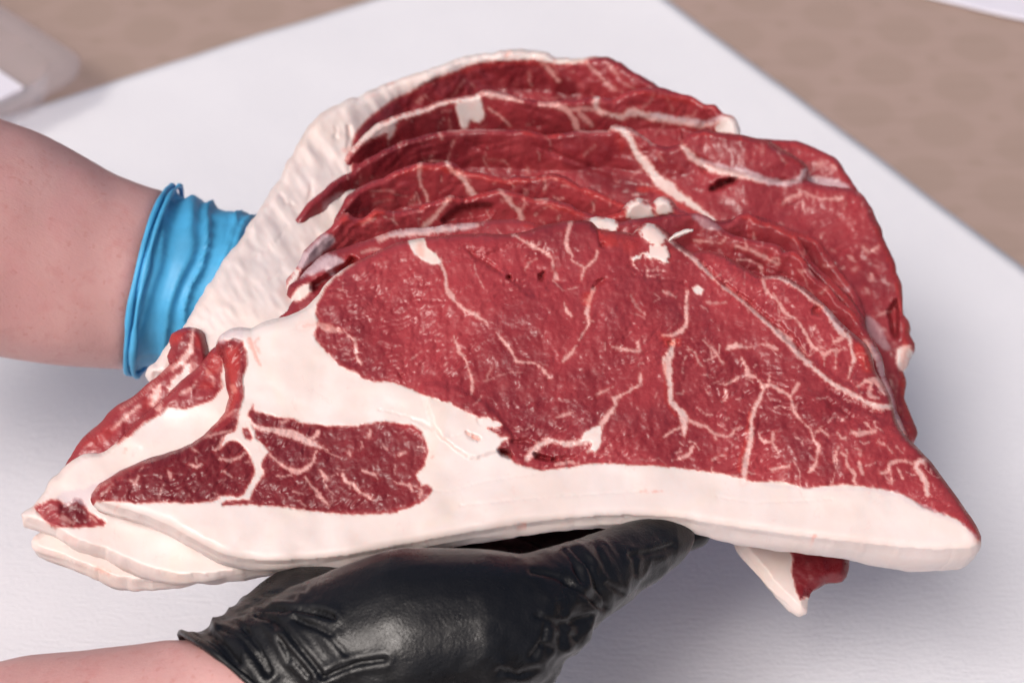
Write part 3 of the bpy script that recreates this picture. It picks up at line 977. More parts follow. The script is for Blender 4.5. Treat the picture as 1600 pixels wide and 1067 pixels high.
    ('vein', [(1192, 436, 4), (1197, 454, 6), (1213, 469, 5), (1228, 489, 5), (1244, 499, 5), (1254, 512, 5), (1262, 526, 4), (1269, 541, 5), (1280, 548, 4), (1288, 554, 7),
              (1298, 548, 5), (1307, 546, 6)]),
    ('vein', [(1307, 546, 5), (1306, 560, 3), (1306, 574, 2)], 0.8), ('vein', [(1287, 556, 4), (1288, 570, 3)], 0.8), ('vein', [(1304, 534, 5), (1316, 528, 6), (1322, 524, 7)]),
    ('vein', [(1194, 433, 4), (1220, 436, 5), (1246, 450, 7), (1270, 470, 6), (1288, 482, 7), (1300, 500, 9), (1314, 518, 13), (1327, 528, 9), (1330, 546, 6), (1335, 561, 7), (1330, 573, 6), (1326, 590, 3)]),
    ('silv', [(1288, 484, 6), (1300, 498, 7), (1312, 514, 8)], 0.4), ('hole', [(1268, 482), (1284, 478), (1286, 490), (1272, 490)], 2.5), ('redp', [(1272, 470), (1288, 474), (1288, 486), (1272, 484)], 0.5),
    ('vein', [(1340, 604, 3), (1352, 596, 6), (1368, 594, 9), (1374, 604, 8), (1382, 616, 5)]), ('vein', [(1362, 600, 4), (1358, 618, 6), (1372, 622, 5)]),
    ('redp', [(1334, 536), (1356, 540), (1366, 580), (1352, 580), (1338, 560)], 0.9), ('redv', [(1080, 393, 4), (1110, 393, 5), (1150, 408, 4), (1190, 434, 4)], 0.6),
    ('crack', [(1340, 655, 4), (1300, 632, 6), (1290, 620, 4)], 1.6), ('crack', [(1292, 608, 4), (1330, 628, 6), (1372, 650, 3)], 1.4),
    # chunks of fat at the top
    ('fat', [(998, 358), (1012, 348), (1026, 352), (1038, 362), (1044, 374), (1034, 382), (1014, 379), (1002, 370)], 2.1),
    ('raise', [(998, 358), (1012, 348), (1026, 352), (1038, 362), (1044, 374), (1034, 382), (1014, 379), (1002, 370)], 0.9, 5.0),
    ('fat', [(1016, 384), (1030, 380), (1042, 388), (1047, 400), (1040, 413), (1032, 405), (1018, 402), (1004, 402), (990, 410), (987, 402), (1000, 396), (1012, 392)], 2.1),
    ('raise', [(1016, 384), (1030, 380), (1042, 388), (1047, 400), (1040, 413), (1032, 405), (1018, 402), (1004, 402), (990, 410), (987, 402)], 0.6, 4.0),
    ('redp', [(998, 350), (1046, 360), (1050, 410), (986, 412)], 0.22),
    ('fat', [(1082, 450), (1090, 446), (1099, 452), (1096, 461), (1087, 459)], 0.5), ('vein', [(1104, 472, 4), (1116, 474, 5), (1134, 472, 3)], 0.7),
    ('redp', [(932, 356), (960, 362), (966, 384), (948, 386), (936, 372)], 0.9), ('hole', [(934, 362), (940, 378), (950, 388), (938, 384)], 2.5),
    ('redp', [(965, 365), (996, 368), (998, 392), (975, 396)], 0.45),
    ('vein', [(1036, 455, 3), (1048, 460, 5), (1056, 464, 3)], 0.7), ('vein', [(986, 462, 2), (992, 476, 4), (1008, 492, 2)], 0.5),
    # splits and folds in the big muscle
    ('crack', [(728, 389, 2), (745, 402, 4), (766, 414, 4), (785, 427, 3)], 2.4), ('hole', [(790, 430), (799, 428), (800, 438), (794, 436)], 5.0), ('hole', [(842, 430), (849, 426), (848, 438), (843, 436)], 5.0),
    ('crack', [(785, 445, 3), (800, 440, 3), (822, 440, 3)], 1.8), ('crack', [(928, 448, 2), (940, 440, 4), (946, 437, 1)], 4.0),
    ('crack', [(752, 482, 1.5), (776, 464, 2), (812, 452, 2)], 1.2), ('crack', [(584, 470, 1), (590, 440, 2), (588, 415, 1)], 1.0), ('crack', [(625, 474, 1.5), (660, 470, 2), (694, 472, 1.5)], 1.2),
    ('crack', [(640, 446, 1), (672, 446, 2), (688, 438, 1)], 0.9), ('crack', [(620, 576, 2), (628, 590, 3)], 2.0), ('crack', [(990, 430, 2), (1030, 436, 3), (1070, 442, 2)], 1.6),
    ('crack', [(985, 415, 2), (1000, 425, 3), (1040, 425, 2)], 1.2), ('crack', [(800, 640, 1), (840, 628, 2), (900, 628, 2), (940, 620, 1)], 0.9), ('crack', [(820, 400, 1), (860, 440, 2), (930, 442, 1)], 0.5),
    ('raise', [(726, 386), (760, 396), (800, 380), (860, 392), (880, 440), (830, 460), (790, 430), (750, 410)], -1.2, 8.0),
    # tail muscle marbling
    ('vein', [(392, 664, 12), (412, 670, 10), (434, 673, 10), (460, 679, 14), (486, 692, 9), (512, 703, 3)]),
    ('vein', [(494, 705, 4), (489, 722, 7), (480, 731, 8), (464, 737, 9), (448, 731, 5), (434, 722, 4), (418, 706, 5), (410, 700, 6)]),
    ('vein', [(476, 745, 4), (488, 760, 6), (500, 774, 6), (511, 786, 3)]), ('vein', [(500, 734, 3), (506, 742, 6), (512, 750, 3)]),
    ('vein', [(536, 742, 8), (540, 751, 9), (550, 755, 7), (560, 766, 6), (580, 778, 4)]), ('vein', [(566, 735, 3), (586, 742, 7), (590, 748, 4)]), ('vein', [(578, 672, 4), (577, 682, 6)]),
    ('vein', [(497, 675, 6), (488, 686, 6)]), ('vein', [(619, 754, 3), (639, 758, 7), (645, 766, 4)]), ('vein', [(622, 711, 3), (634, 706, 5)]), ('vein', [(545, 706, 6), (548, 712, 4)], 0.9),
    ('vein', [(648, 760, 3), (660, 766, 6), (656, 775, 4)], 0.8), ('vein', [(470, 782, 3), (476, 790, 4)], 0.8), ('vein', [(443, 652, 3), (450, 656, 6), (440, 660, 4)], 0.8),
    ('vein', [(296, 725, 4), (306, 729, 9), (314, 726, 4)]), ('vein', [(204, 750, 4), (211, 755, 7), (216, 744, 3)], 0.8), ('vein', [(262, 734, 4), (266, 744, 7)], 0.8),
    ('vein', [(344, 716, 3), (360, 720, 5), (374, 714, 5), (384, 707, 3)]), ('vein', [(350, 736, 4), (360, 744, 5)], 0.8), ('vein', [(300, 700, 5), (306, 704, 5)], 0.7),
    ('vein', [(348, 684, 6), (342, 700, 6), (336, 704, 3)]), ('vein', [(318, 684, 3), (340, 677, 5), (362, 672, 3)], 0.8),
    ('vein', [(330, 664, 3), (350, 652, 5), (368, 640, 3)], 0.6), ('vein', [(364, 604, 6), (366, 610, 6)], 0.9), ('vein', [(150, 764, 3), (172, 752, 4)], 0.6), ('vein', [(160, 772, 3), (176, 756, 3)], 0.5),
    # membrane between muscle and fat at the lower right, blood flecks on the fat
    ('silv', [(1190, 756, 3), (1262, 764, 4), (1350, 764, 5), (1400, 772, 7), (1430, 788, 8), (1470, 805, 7), (1500, 818, 6), (1525, 838, 6)], 0.42),
    ('redp', [(1522, 826), (1536, 838), (1534, 850), (1524, 846)], 0.9), ('redv', [(1020, 768, 1.5), (1034, 767, 2)], 0.9), ('redv', [(1000, 768, 1), (1010, 767, 1.5)], 0.6), ('redv', [(1268, 842, 3), (1273, 837, 4)], 0.9),
    ('redv', [(808, 822, 3), (820, 820, 4)], 0.8), ('redv', [(180, 794, 2), (186, 790, 2)], 0.5),
    ('crack', [(660, 762, 1), (700, 768, 1), (760, 752, 1), (840, 740, 1)], 0.35), ('crack', [(1120, 776, 1), (1180, 785, 1), (1300, 780, 1)], 0.4), ('crack', [(720, 790, 1), (860, 776, 2), (1000, 768, 1)], 0.4),
]
front_root = steak('beef_steak', 'front beef steak, whole cut face with thick white fat below and tail muscle at left', A_OUT, A_OPS,
      [(200, 780, 0.0), (800, 560, 0.0), (1400, 700, 0.0), (420, 520, 0.1), (900, 360, 0.2), (1300, 500, 0.35)],
      [(150, 790, 0.8), (420, 880, 0.9), (800, 830, 0.9), (1050, 815, 0.9), (1200, 840, 1.7), (1480, 860, 2.4), (1300, 480, 1.6), (700, 370, 1.5)], 2.0, 11, base_fat=1.0, marb=0.52, round_mm=4.6,
      flecks=[(1060, 520, 1460, 765, 95, 1.8, 0.5), (520, 400, 1060, 720, 42, 1.8, 0.4), (180, 680, 660, 795, 34, 1.9, 0.45), (1090, 400, 1380, 620, 26, 2.0, 0.5)])

B_OUT = [(29, 809), (38, 801), (50, 793), (62, 778), (72, 766), (80, 750), (95, 738), (108, 725), (130, 710), (156, 708), (170, 702), (183, 690), (200, 672), (220, 652),
         (260, 620), (290, 592), (310, 574), (327, 551), (338, 541), (355, 540), (400, 530), (440, 490), (462, 468), (452, 450), (470, 432), (484, 416), (508, 398), (540, 388), (570, 376), (590, 368),
         (612, 361), (640, 358), (680, 355), (705, 350), (730, 349), (760, 345), (800, 342), (830, 348), (846, 353), (880, 352), (910, 345), (926, 339), (956, 341), (968, 348), (985, 344),
         (1015, 340), (1048, 336), (1090, 333), (1110, 342), (1134, 360), (1160, 372), (1190, 378), (1218, 383), (1224, 394), (1242, 393), (1258, 407), (1268, 424), (1280, 438), (1294, 446),
         (1306, 463), (1320, 476), (1336, 488), (1348, 508), (1364, 535), (1376, 560), (1384, 588), (1396, 614), (1403, 644), (1413, 668), (1421, 687), (1400, 730), (1300, 780), (1100, 780),
         (800, 780), (600, 830), (470, 872), (430, 883), (378, 894), (330, 900), (285, 902), (250, 896), (210, 884), (159, 860), (120, 848), (83, 828), (55, 818)]
B_OPS = [('fat', [(0, 700), (330, 560), (352, 545), (430, 540), (430, 930), (0, 930)], 0.2),
         ('lean', [(338, 546), (350, 560), (344, 588), (346, 604), (331, 624), (290, 638), (262, 635), (249, 648), (226, 660), (213, 672), (194, 686), (150, 700), (200, 640), (300, 560)], 0.8),
         ('lean', [(52, 793), (76, 781), (90, 779), (105, 788), (118, 780), (130, 784), (138, 797), (155, 810), (166, 816), (160, 821), (140, 823), (110, 823), (85, 821), (72, 815), (62, 803)], 0.8),
         ('deep', [(90, 785), (130, 785), (140, 818), (100, 818)], 0.9),
         ('silver', [(86, 778), (100, 767), (125, 765), (150, 755), (162, 752), (152, 762), (141, 775), (136, 792), (120, 782), (105, 790), (95, 782)], 0.75), ('silver', [(150, 752), (200, 728), (260, 706), (250, 716), (180, 748)], 0.5),
         ('redp', [(330, 552), (348, 560), (342, 580), (320, 590)], 0.8), ('redp', [(316, 596), (336, 598), (332, 606), (312, 606)], 0.6),
         ('vein', [(318, 572, 3), (334, 592, 5), (334, 600, 3)], 0.8), ('vein', [(282, 616, 3), (300, 606, 7), (308, 596, 3)], 0.8), ('vein', [(54, 804, 4), (66, 808, 4), (74, 800, 3)], 0.7), ('vein', [(142, 806, 6), (150, 814, 5)], 0.9),
         ('vein', [(98, 808, 8), (112, 816, 5)], 0.6), ('vein', [(248, 640, 8), (252, 630, 5)]),
         ('redv', [(194, 706, 2), (197, 701, 3)], 0.8), ('redv', [(103, 838, 4), (118, 844, 6)], 0.3), ('crack', [(210, 710, 1), (218, 702, 1)], 0.5),
         ('silver', [(466, 434), (484, 414), (508, 398), (530, 402), (540, 408), (520, 420), (522, 432), (508, 422), (485, 430)], 0.9), ('hole', [(486, 444), (510, 430), (540, 410), (548, 400), (560, 410), (520, 440), (490, 456)], 5.0),
         ('redp', [(540, 402), (556, 400), (552, 416), (542, 416)], 0.9), ('fat', [(452, 468), (470, 446), (486, 442), (486, 456), (466, 470)], 0.9), ('vein', [(564, 396, 3), (580, 390, 5), (594, 390, 3)], 0.7),
         ('vein', [(592, 372, 10), (618, 366, 13), (650, 362, 15), (690, 358, 15), (725, 354, 10), (760, 348, 5)], 0.9), ('silv', [(610, 366, 7), (650, 360, 10), (700, 357, 12), (740, 352, 8)], 0.45),
         ('redv', [(820, 350, 6), (860, 356, 6), (910, 350, 6)], 0.8), ('fat', [(912, 346), (926, 338), (956, 340), (968, 349), (964, 360), (930, 356)], 2.1), ('raise', [(912, 346), (926, 338), (956, 340), (968, 349), (964, 360), (930, 356)], 0.9, 4.0),
         ('vein', [(1084, 376, 4), (1110, 378, 5), (1128, 380, 4), (1134, 372, 3)], 0.8), ('vein', [(1150, 385, 5), (1172, 391, 6), (1190, 400, 5), (1216, 412, 7)], 0.8), ('vein', [(1164, 373, 5), (1168, 388, 4)], 0.8),
         ('vein', [(1188, 416, 6), (1190, 426, 4)], 0.8), ('redv', [(1220, 386, 5), (1262, 410, 7), (1300, 456, 8), (1344, 500, 8)], 0.75), ('vein', [(1252, 424, 5), (1266, 422, 6), (1270, 432, 5)], 0.7), ('vein', [(1282, 458, 5), (1290, 452, 4)], 0.7),
         ('silv', [(1362, 540, 6), (1374, 566, 7), (1380, 592, 6), (1398, 640, 5), (1410, 670, 6)], 0.6), ('vein', [(1352, 532, 8), (1360, 545, 8), (1366, 560, 6)], 0.8), ('vein', [(1404, 660, 9), (1414, 680, 8)], 0.9),
         ('silver', [(1080, 336), (1108, 342), (1130, 360), (1100, 356)], 0.4), ('crack', [(1150, 392, 2), (1200, 420, 4), (1250, 440, 3)], 1.5), ('crack', [(1224, 396, 3), (1236, 412, 3)], 2.0)]
steak('beef_steak', 'second steak, mostly hidden, its small red tip sticking out left below the front steak', B_OUT, B_OPS,
      [(60, 800, 1.35), (250, 700, 1.3), (330, 560, 0.9), (480, 430, 1.5), (200, 880, 1.5), (700, 360, 1.9), (1000, 350, 1.7), (1200, 400, 2.2), (1350, 520, 2.4), (1410, 670, 2.2), (800, 600, 2.3), (1200, 700, 2.6)],
      [(60, 820, 0.9), (250, 890, 1.0), (800, 400, 1.1), (1350, 500, 1.4)], 2.6, 23, marb=0.5, round_mm=2.4, lean_back=[(0, 0), (1000, 0.1), (1080, 0.5), (1420, 0.5)], flecks=[(1050, 345, 1380, 520, 26, 2.2, 0.5), (480, 350, 900, 400, 14, 2.0, 0.5)])

C_OUT = [(49, 847), (54, 838), (66, 830), (90, 790), (98, 740), (106, 718), (120, 697), (134, 682), (158, 664), (180, 638), (204, 622), (228, 604), (252, 582), (270, 566), (262, 560), (272, 541), (265, 525),
         (278, 516), (294, 511), (311, 514), (319, 530), (330, 570), (400, 560), (440, 470), (446, 440), (462, 420), (474, 396), (486, 380), (500, 368), (514, 358), (530, 338), (542, 331), (552, 339), (568, 341),
         (588, 325), (602, 326), (612, 331), (640, 328), (655, 325), (662, 317), (680, 313), (706, 305), (726, 311), (750, 302), (780, 295), (804, 300), (840, 311), (854, 309), (890, 320), (902, 328), (920, 334),
         (944, 338), (972, 330), (984, 314), (1000, 309), (1014, 320), (1024, 316), (1034, 307), (1046, 310), (1060, 326), (1090, 340), (1124, 350), (1144, 346), (1154, 335), (1170, 333), (1190, 346), (1212, 350), (1230, 362),
         (1246, 370), (1254, 384), (1268, 408), (1284, 424), (1302, 440), (1316, 456), (1330, 470), (1344, 492), (1356, 520), (1380, 600), (1380, 760), (1350, 840), (1326, 868), (1320, 900), (1296, 903), (1274, 912), (1262, 924), (1256, 955),
         (1236, 944), (1202, 908), (1165, 862), (1130, 800), (1050, 770), (700, 770), (520, 790), (400, 840), (340, 880), (290, 902), (250, 909), (205, 910), (172, 904), (140, 890), (110, 878), (78, 866), (54, 857)]
C_OPS = [('fat', [(0, 780), (420, 780), (420, 940), (0, 940)], 0.2), ('fat', [(1100, 780), (1233, 860), (1236, 890), (1244, 922), (1250, 937), (1262, 932), (1256, 970), (1150, 960)], 0.5),
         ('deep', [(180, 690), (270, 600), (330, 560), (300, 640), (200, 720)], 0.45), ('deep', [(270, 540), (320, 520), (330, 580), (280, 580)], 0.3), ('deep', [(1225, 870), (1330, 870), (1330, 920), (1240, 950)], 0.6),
         ('vein', [(180, 667, 7), (198, 650, 9), (217, 634, 9)]), ('vein', [(238, 630, 16), (246, 614, 14), (249, 603, 8)]), ('vein', [(270, 574, 8), (284, 566, 14), (296, 550, 14), (300, 532, 9), (302, 514, 8)]), ('vein', [(262, 612, 4), (276, 600, 22), (290, 584, 20), (294, 570, 14)]),
         ('vein', [(190, 640, 4), (230, 610, 5), (264, 574, 5)], 0.7), ('vein', [(292, 556, 3), (306, 572, 5), (300, 580, 4)], 0.7), ('redp', [(266, 524), (290, 514), (286, 530), (268, 538)], 0.8), ('redp', [(302, 520), (316, 522), (314, 545), (304, 540)], 0.7), ('redp', [(130, 694), (170, 664), (184, 668), (150, 704)], 0.55),
         ('redp', [(222, 626), (240, 616), (240, 634), (224, 640)], 0.5),
         ('redv', [(152, 888, 4), (170, 894, 6)], 0.7),
         ('silver', [(456, 408), (476, 392), (500, 370), (514, 366), (524, 378), (508, 392), (484, 412), (470, 420)], 0.95), ('silver', [(484, 366), (500, 356), (518, 345), (512, 358), (496, 370)], 0.6),
         ('fat', [(436, 462), (450, 440), (460, 420), (470, 418), (466, 436), (456, 452)], 0.8),
         ('redp', [(530, 338), (543, 332), (545, 345), (532, 350)], 0.9), ('redv', [(556, 352, 6), (575, 342, 9), (590, 330, 10), (602, 326, 6)], 1.0), ('vein', [(566, 350, 3), (580, 344, 5), (586, 341, 3)], 0.9),
         ('vein', [(706, 305, 5), (694, 320, 6), (682, 336, 7), (668, 350, 9), (656, 360, 10)]), ('vein', [(781, 297, 9), (793, 312, 9), (800, 322, 9), (812, 330, 7), (815, 342, 6)]), ('vein', [(838, 310, 7), (852, 311, 9)], 0.95),
         ('redv', [(650, 326, 5), (690, 312, 5), (740, 308, 7), (790, 298, 5), (850, 318, 7), (910, 334, 7)], 0.8), ('hole', [(690, 345), (720, 322), (770, 320), (760, 340), (700, 350)], 4.0),
         ('fat', [(974, 324), (985, 312), (1000, 308), (1012, 318), (1022, 336), (1002, 343), (982, 340)], 2.1), ('fat', [(1024, 318), (1033, 307), (1046, 310), (1049, 334), (1030, 338)], 2.1), ('raise', [(974, 324), (985, 312), (1000, 308), (1012, 318), (1022, 336), (1002, 343), (982, 340)], 1.3, 5.0),
         ('raise', [(1024, 318), (1033, 307), (1046, 310), (1049, 334), (1030, 338)], 1.3, 4.0), ('redp', [(970, 305), (1052, 304), (1052, 342), (970, 346)], 0.2), ('redp', [(944, 332), (972, 322), (980, 338), (950, 346)], 0.9),
         ('redv', [(1160, 338, 6), (1210, 354, 6), (1250, 378, 7), (1290, 432, 8), (1330, 474, 7)], 0.7), ('vein', [(1178, 364, 4), (1178, 374, 4)], 0.7), ('vein', [(1256, 396, 5), (1262, 388, 4)], 0.7)]
steak('beef_steak', 'third steak, pale fat edge lowest at the left and a fat corner hanging below right', C_OUT, C_OPS,
      [(60, 850, 2.4), (160, 680, 1.7), (290, 540, 1.5), (200, 900, 2.6), (480, 390, 2.4), (700, 320, 3.1), (900, 325, 3.1), (1000, 320, 2.8), (1180, 350, 3.8), (1330, 470, 4.0), (1250, 920, 4.4), (800, 600, 3.7), (1250, 700, 4.3)],
      [(60, 860, 0.8), (250, 900, 0.8), (800, 300, 2.0), (800, 770, 2.0), (1250, 900, 0.5), (1310, 900, 0.4), (1300, 450, 1.2)], 2.8, 37, marb=0.45, round_mm=2.4, lean_back=[(0, 0), (430, 0), (520, 0.7), (1000, 0.7), (1080, 0.55), (1360, 0.55), (1400, 0.5)], flecks=[(500, 300, 1000, 350, 30, 2.0, 0.5)])

D_OUT = [(500, 385), (516, 358), (532, 325), (540, 310), (556, 296), (580, 284), (600, 278), (616, 268), (640, 259), (656, 254), (680, 256), (700, 250), (714, 257), (726, 268), (752, 270), (780, 277), (796, 280), (806, 275),
         (832, 277), (864, 271), (884, 277), (908, 291), (922, 292), (940, 302), (960, 311), (980, 319), (1010, 326), (1060, 330), (1120, 345), (1160, 340), (1190, 338), (1216, 350), (1246, 362), (1262, 370), (1280, 375), (1288, 390), (1302, 410),
         (1322, 436), (1334, 452), (1343, 470), (1350, 500), (1350, 560), (1200, 560), (900, 500), (560, 470), (505, 430)]
D_OPS = [('vein', [(656, 255, 8), (655, 275, 5), (658, 290, 5), (666, 303, 7), (668, 318, 6)]), ('vein', [(698, 252, 11), (706, 267, 9), (722, 277, 9), (730, 290, 11), (740, 304, 11)]), ('vein', [(850, 276, 5), (852, 290, 4), (850, 300, 3)], 0.7), ('vein', [(830, 277, 7), (836, 279, 7)], 0.9),
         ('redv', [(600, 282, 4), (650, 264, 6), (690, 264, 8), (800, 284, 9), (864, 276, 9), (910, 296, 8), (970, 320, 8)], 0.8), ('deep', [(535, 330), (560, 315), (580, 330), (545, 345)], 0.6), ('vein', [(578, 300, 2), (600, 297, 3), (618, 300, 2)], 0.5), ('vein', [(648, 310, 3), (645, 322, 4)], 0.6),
         ('vein', [(584, 318, 2), (612, 312, 3)], 0.4), ('redv', [(1210, 352, 5), (1280, 380, 6), (1330, 450, 7)], 0.7), ('vein', [(1286, 415, 4), (1304, 416, 6)], 0.5), ('silver', [(1316, 450), (1328, 448), (1326, 458)], 0.5)]
steak('beef_steak', 'fourth steak, narrow red strip crossed by two white fat streaks', D_OUT, D_OPS,
      [(540, 320, 3.87), (700, 265, 3.96), (900, 290, 3.96), (1050, 335, 4.14), (1240, 365, 4.95), (1340, 470, 5.22), (800, 450, 5.31)], 1.9, 2.8, 41, marb=0.45, round_mm=2.6, lean_back=[(500, 0.7), (1000, 0.7), (1100, 0.55), (1400, 0.55)], flecks=[(540, 260, 980, 340, 30, 2.0, 0.5)])

E_OUT = [(446, 366), (460, 346), (480, 318), (506, 296), (524, 280), (548, 268), (572, 250), (600, 234), (632, 220), (660, 213), (686, 206), (720, 202), (760, 202), (824, 203), (856, 211), (900, 205), (950, 204), (956, 193), (970, 196), (986, 200),
         (1002, 212), (1020, 223), (1046, 230), (1064, 223), (1080, 207), (1100, 202), (1120, 207), (1150, 210), (1180, 216), (1200, 219), (1220, 231), (1240, 243), (1256, 254), (1263, 263), (1260, 282), (1300, 292), (1336, 295), (1350, 308), (1361, 324), (1369, 346),
         (1376, 358), (1381, 376), (1390, 392), (1399, 412), (1402, 426), (1409, 446), (1411, 466), (1411, 490), (1422, 504), (1417, 518), (1428, 538), (1421, 550), (1418, 568), (1407, 576), (1414, 594), (1410, 618), (1415, 636), (1423, 654), (1429, 679), (1410, 690),
         (1380, 660), (1200, 560), (800, 480), (520, 460), (470, 420)]
E_OPS = [('deep', [(440, 370), (520, 285), (640, 218), (760, 205), (720, 250), (600, 270), (520, 330), (480, 370)], 0.62), ('silver', [(505, 318), (535, 300), (530, 330), (510, 345)], 0.35),  # first deep patch paints groove shade on the strip's left end
         ('vein', [(957, 197, 9), (974, 205, 14), (987, 222, 13), (993, 240, 12), (1010, 258, 16), (1027, 280, 20), (1046, 295, 21), (1064, 309, 17), (1080, 319, 14), (1100, 333, 12), (1120, 348, 9), (1136, 362, 4)]),
         ('redv', [(1040, 306, 4), (1066, 322, 6), (1096, 336, 5)], 0.7), ('vein', [(984, 203, 8), (1002, 213, 8), (1022, 225, 4)]), ('redp', [(965, 205), (980, 222), (972, 236), (960, 215)], 0.55),
         ('vein', [(1066, 230, 8), (1078, 241, 14), (1094, 254, 11), (1114, 264, 15), (1140, 270, 15), (1165, 275, 12), (1192, 284, 9)]), ('silv', [(1096, 250, 4), (1130, 262, 6), (1168, 270, 7), (1200, 284, 8), (1228, 287, 8), (1248, 282, 6), (1258, 268, 4)], 0.8), ('vein', [(1190, 284, 7), (1225, 287, 5), (1246, 282, 5), (1256, 270, 5)], 0.8),
         ('hole', [(1110, 298), (1117, 287), (1130, 281), (1150, 280), (1136, 288), (1122, 296)], 9.0), ('hole', [(1094, 262), (1102, 264), (1104, 270), (1096, 268)], 5.0),
         ('raise', [(1066, 222), (1080, 205), (1150, 208), (1240, 242), (1264, 262), (1250, 282), (1200, 280), (1120, 262), (1080, 240)], 2.2, 6.0), ('redv', [(1082, 208, 5), (1150, 213, 5), (1210, 228, 5), (1260, 262, 5)], 0.6), ('vein', [(1190, 222, 2), (1192, 238, 4)], 0.4), ('vein', [(1214, 236, 3), (1224, 252, 5), (1228, 258, 4)], 0.6),
         ('vein', [(1221, 320, 4), (1232, 310, 5), (1250, 305, 4)], 0.8), ('vein', [(1256, 300, 5), (1276, 309, 4), (1296, 311, 6), (1316, 310, 4)], 0.8), ('vein', [(1350, 387, 4), (1358, 394, 6), (1374, 384, 4)], 0.8), ('vein', [(1322, 318, 3), (1318, 328, 3)], 0.5), ('vein', [(1330, 404, 7), (1332, 406, 6)], 0.6), ('vein', [(1334, 422, 6), (1340, 418, 5)], 0.5), ('vein', [(1362, 430, 8), (1362, 436, 6)], 0.6),
         ('vein', [(1354, 452, 7), (1356, 456, 6)], 0.6), ('vein', [(1298, 390, 3), (1306, 394, 3)], 0.4),
         ('silver', [(1348, 492), (1370, 505), (1392, 545), (1380, 545), (1356, 520)], 0.4), ('hole', [(1390, 486), (1400, 468), (1404, 490), (1402, 530), (1394, 520)], 6.0), ('fat', [(1402, 545), (1424, 540), (1424, 580), (1404, 578)], 0.6),
         ('redv', [(1366, 350, 5), (1384, 392, 6), (1402, 436, 6), (1416, 520, 10), (1410, 600, 6), (1422, 670, 7)], 0.7), ('crack', [(1404, 640, 2), (1416, 665, 3), (1420, 684, 2)], 2.5),
         ('redv', [(820, 206, 6), (850, 212, 8), (880, 210, 5)], 0.95), ('redv', [(1000, 296, 8), (1024, 298, 8), (1040, 306, 5)], 0.8), ('vein', [(686, 207, 4), (690, 218, 5)], 0.8), ('vein', [(622, 226, 5), (634, 222, 5)], 0.9), ('vein', [(700, 205, 4), (740, 201, 5), (790, 200, 4)], 0.7), ('vein', [(905, 205, 4), (950, 204, 5)], 0.8),
         ('vein', [(762, 250, 2), (788, 252, 3), (800, 268, 2)], 0.4), ('vein', [(1030, 242, 3), (1036, 252, 3)], 0.5), ('vein', [(912, 244, 2), (930, 226, 3)], 0.4), ('vein', [(824, 262, 3), (826, 272, 4)], 0.5), ('crack', [(840, 230, 2), (900, 252, 4), (960, 276, 4)], 1.8), ('crack', [(730, 220, 2), (756, 236, 3)], 1.2), ('deep', [(880, 250), (960, 270), (1020, 300), (990, 310), (900, 275)], 0.45),
         ('deep', [(1100, 300), (1180, 330), (1150, 345), (1110, 330)], 0.3)]
steak('beef_steak', 'large fifth steak with a broad smooth red muscle at the right and a white seam', E_OUT, E_OPS,
      [(460, 350, 3.6), (600, 245, 4.72), (850, 215, 4.72), (1000, 230, 4.72), (1150, 240, 4.8), (1250, 340, 5.6), (1390, 450, 6.08), (1415, 650, 6.4), (1200, 420, 5.6), (800, 420, 6.08), (1060, 310, 5.04)], [(1410, 500, 1.2), (1300, 300, 1.4), (1400, 650, 1.0), (700, 210, 2.3), (1000, 210, 2.3), (800, 480, 2.3), (460, 360, 1.6)], 2.8, 53, marb=0.32, round_mm=2.6, lean_back=[(440, 0.5), (560, 0.8), (960, 0.8), (1080, 0.35), (1160, 0.12), (1430, 0.05)], flecks=[(480, 210, 1060, 330, 40, 2.0, 0.4), (1120, 290, 1400, 520, 26, 2.4, 0.45)])

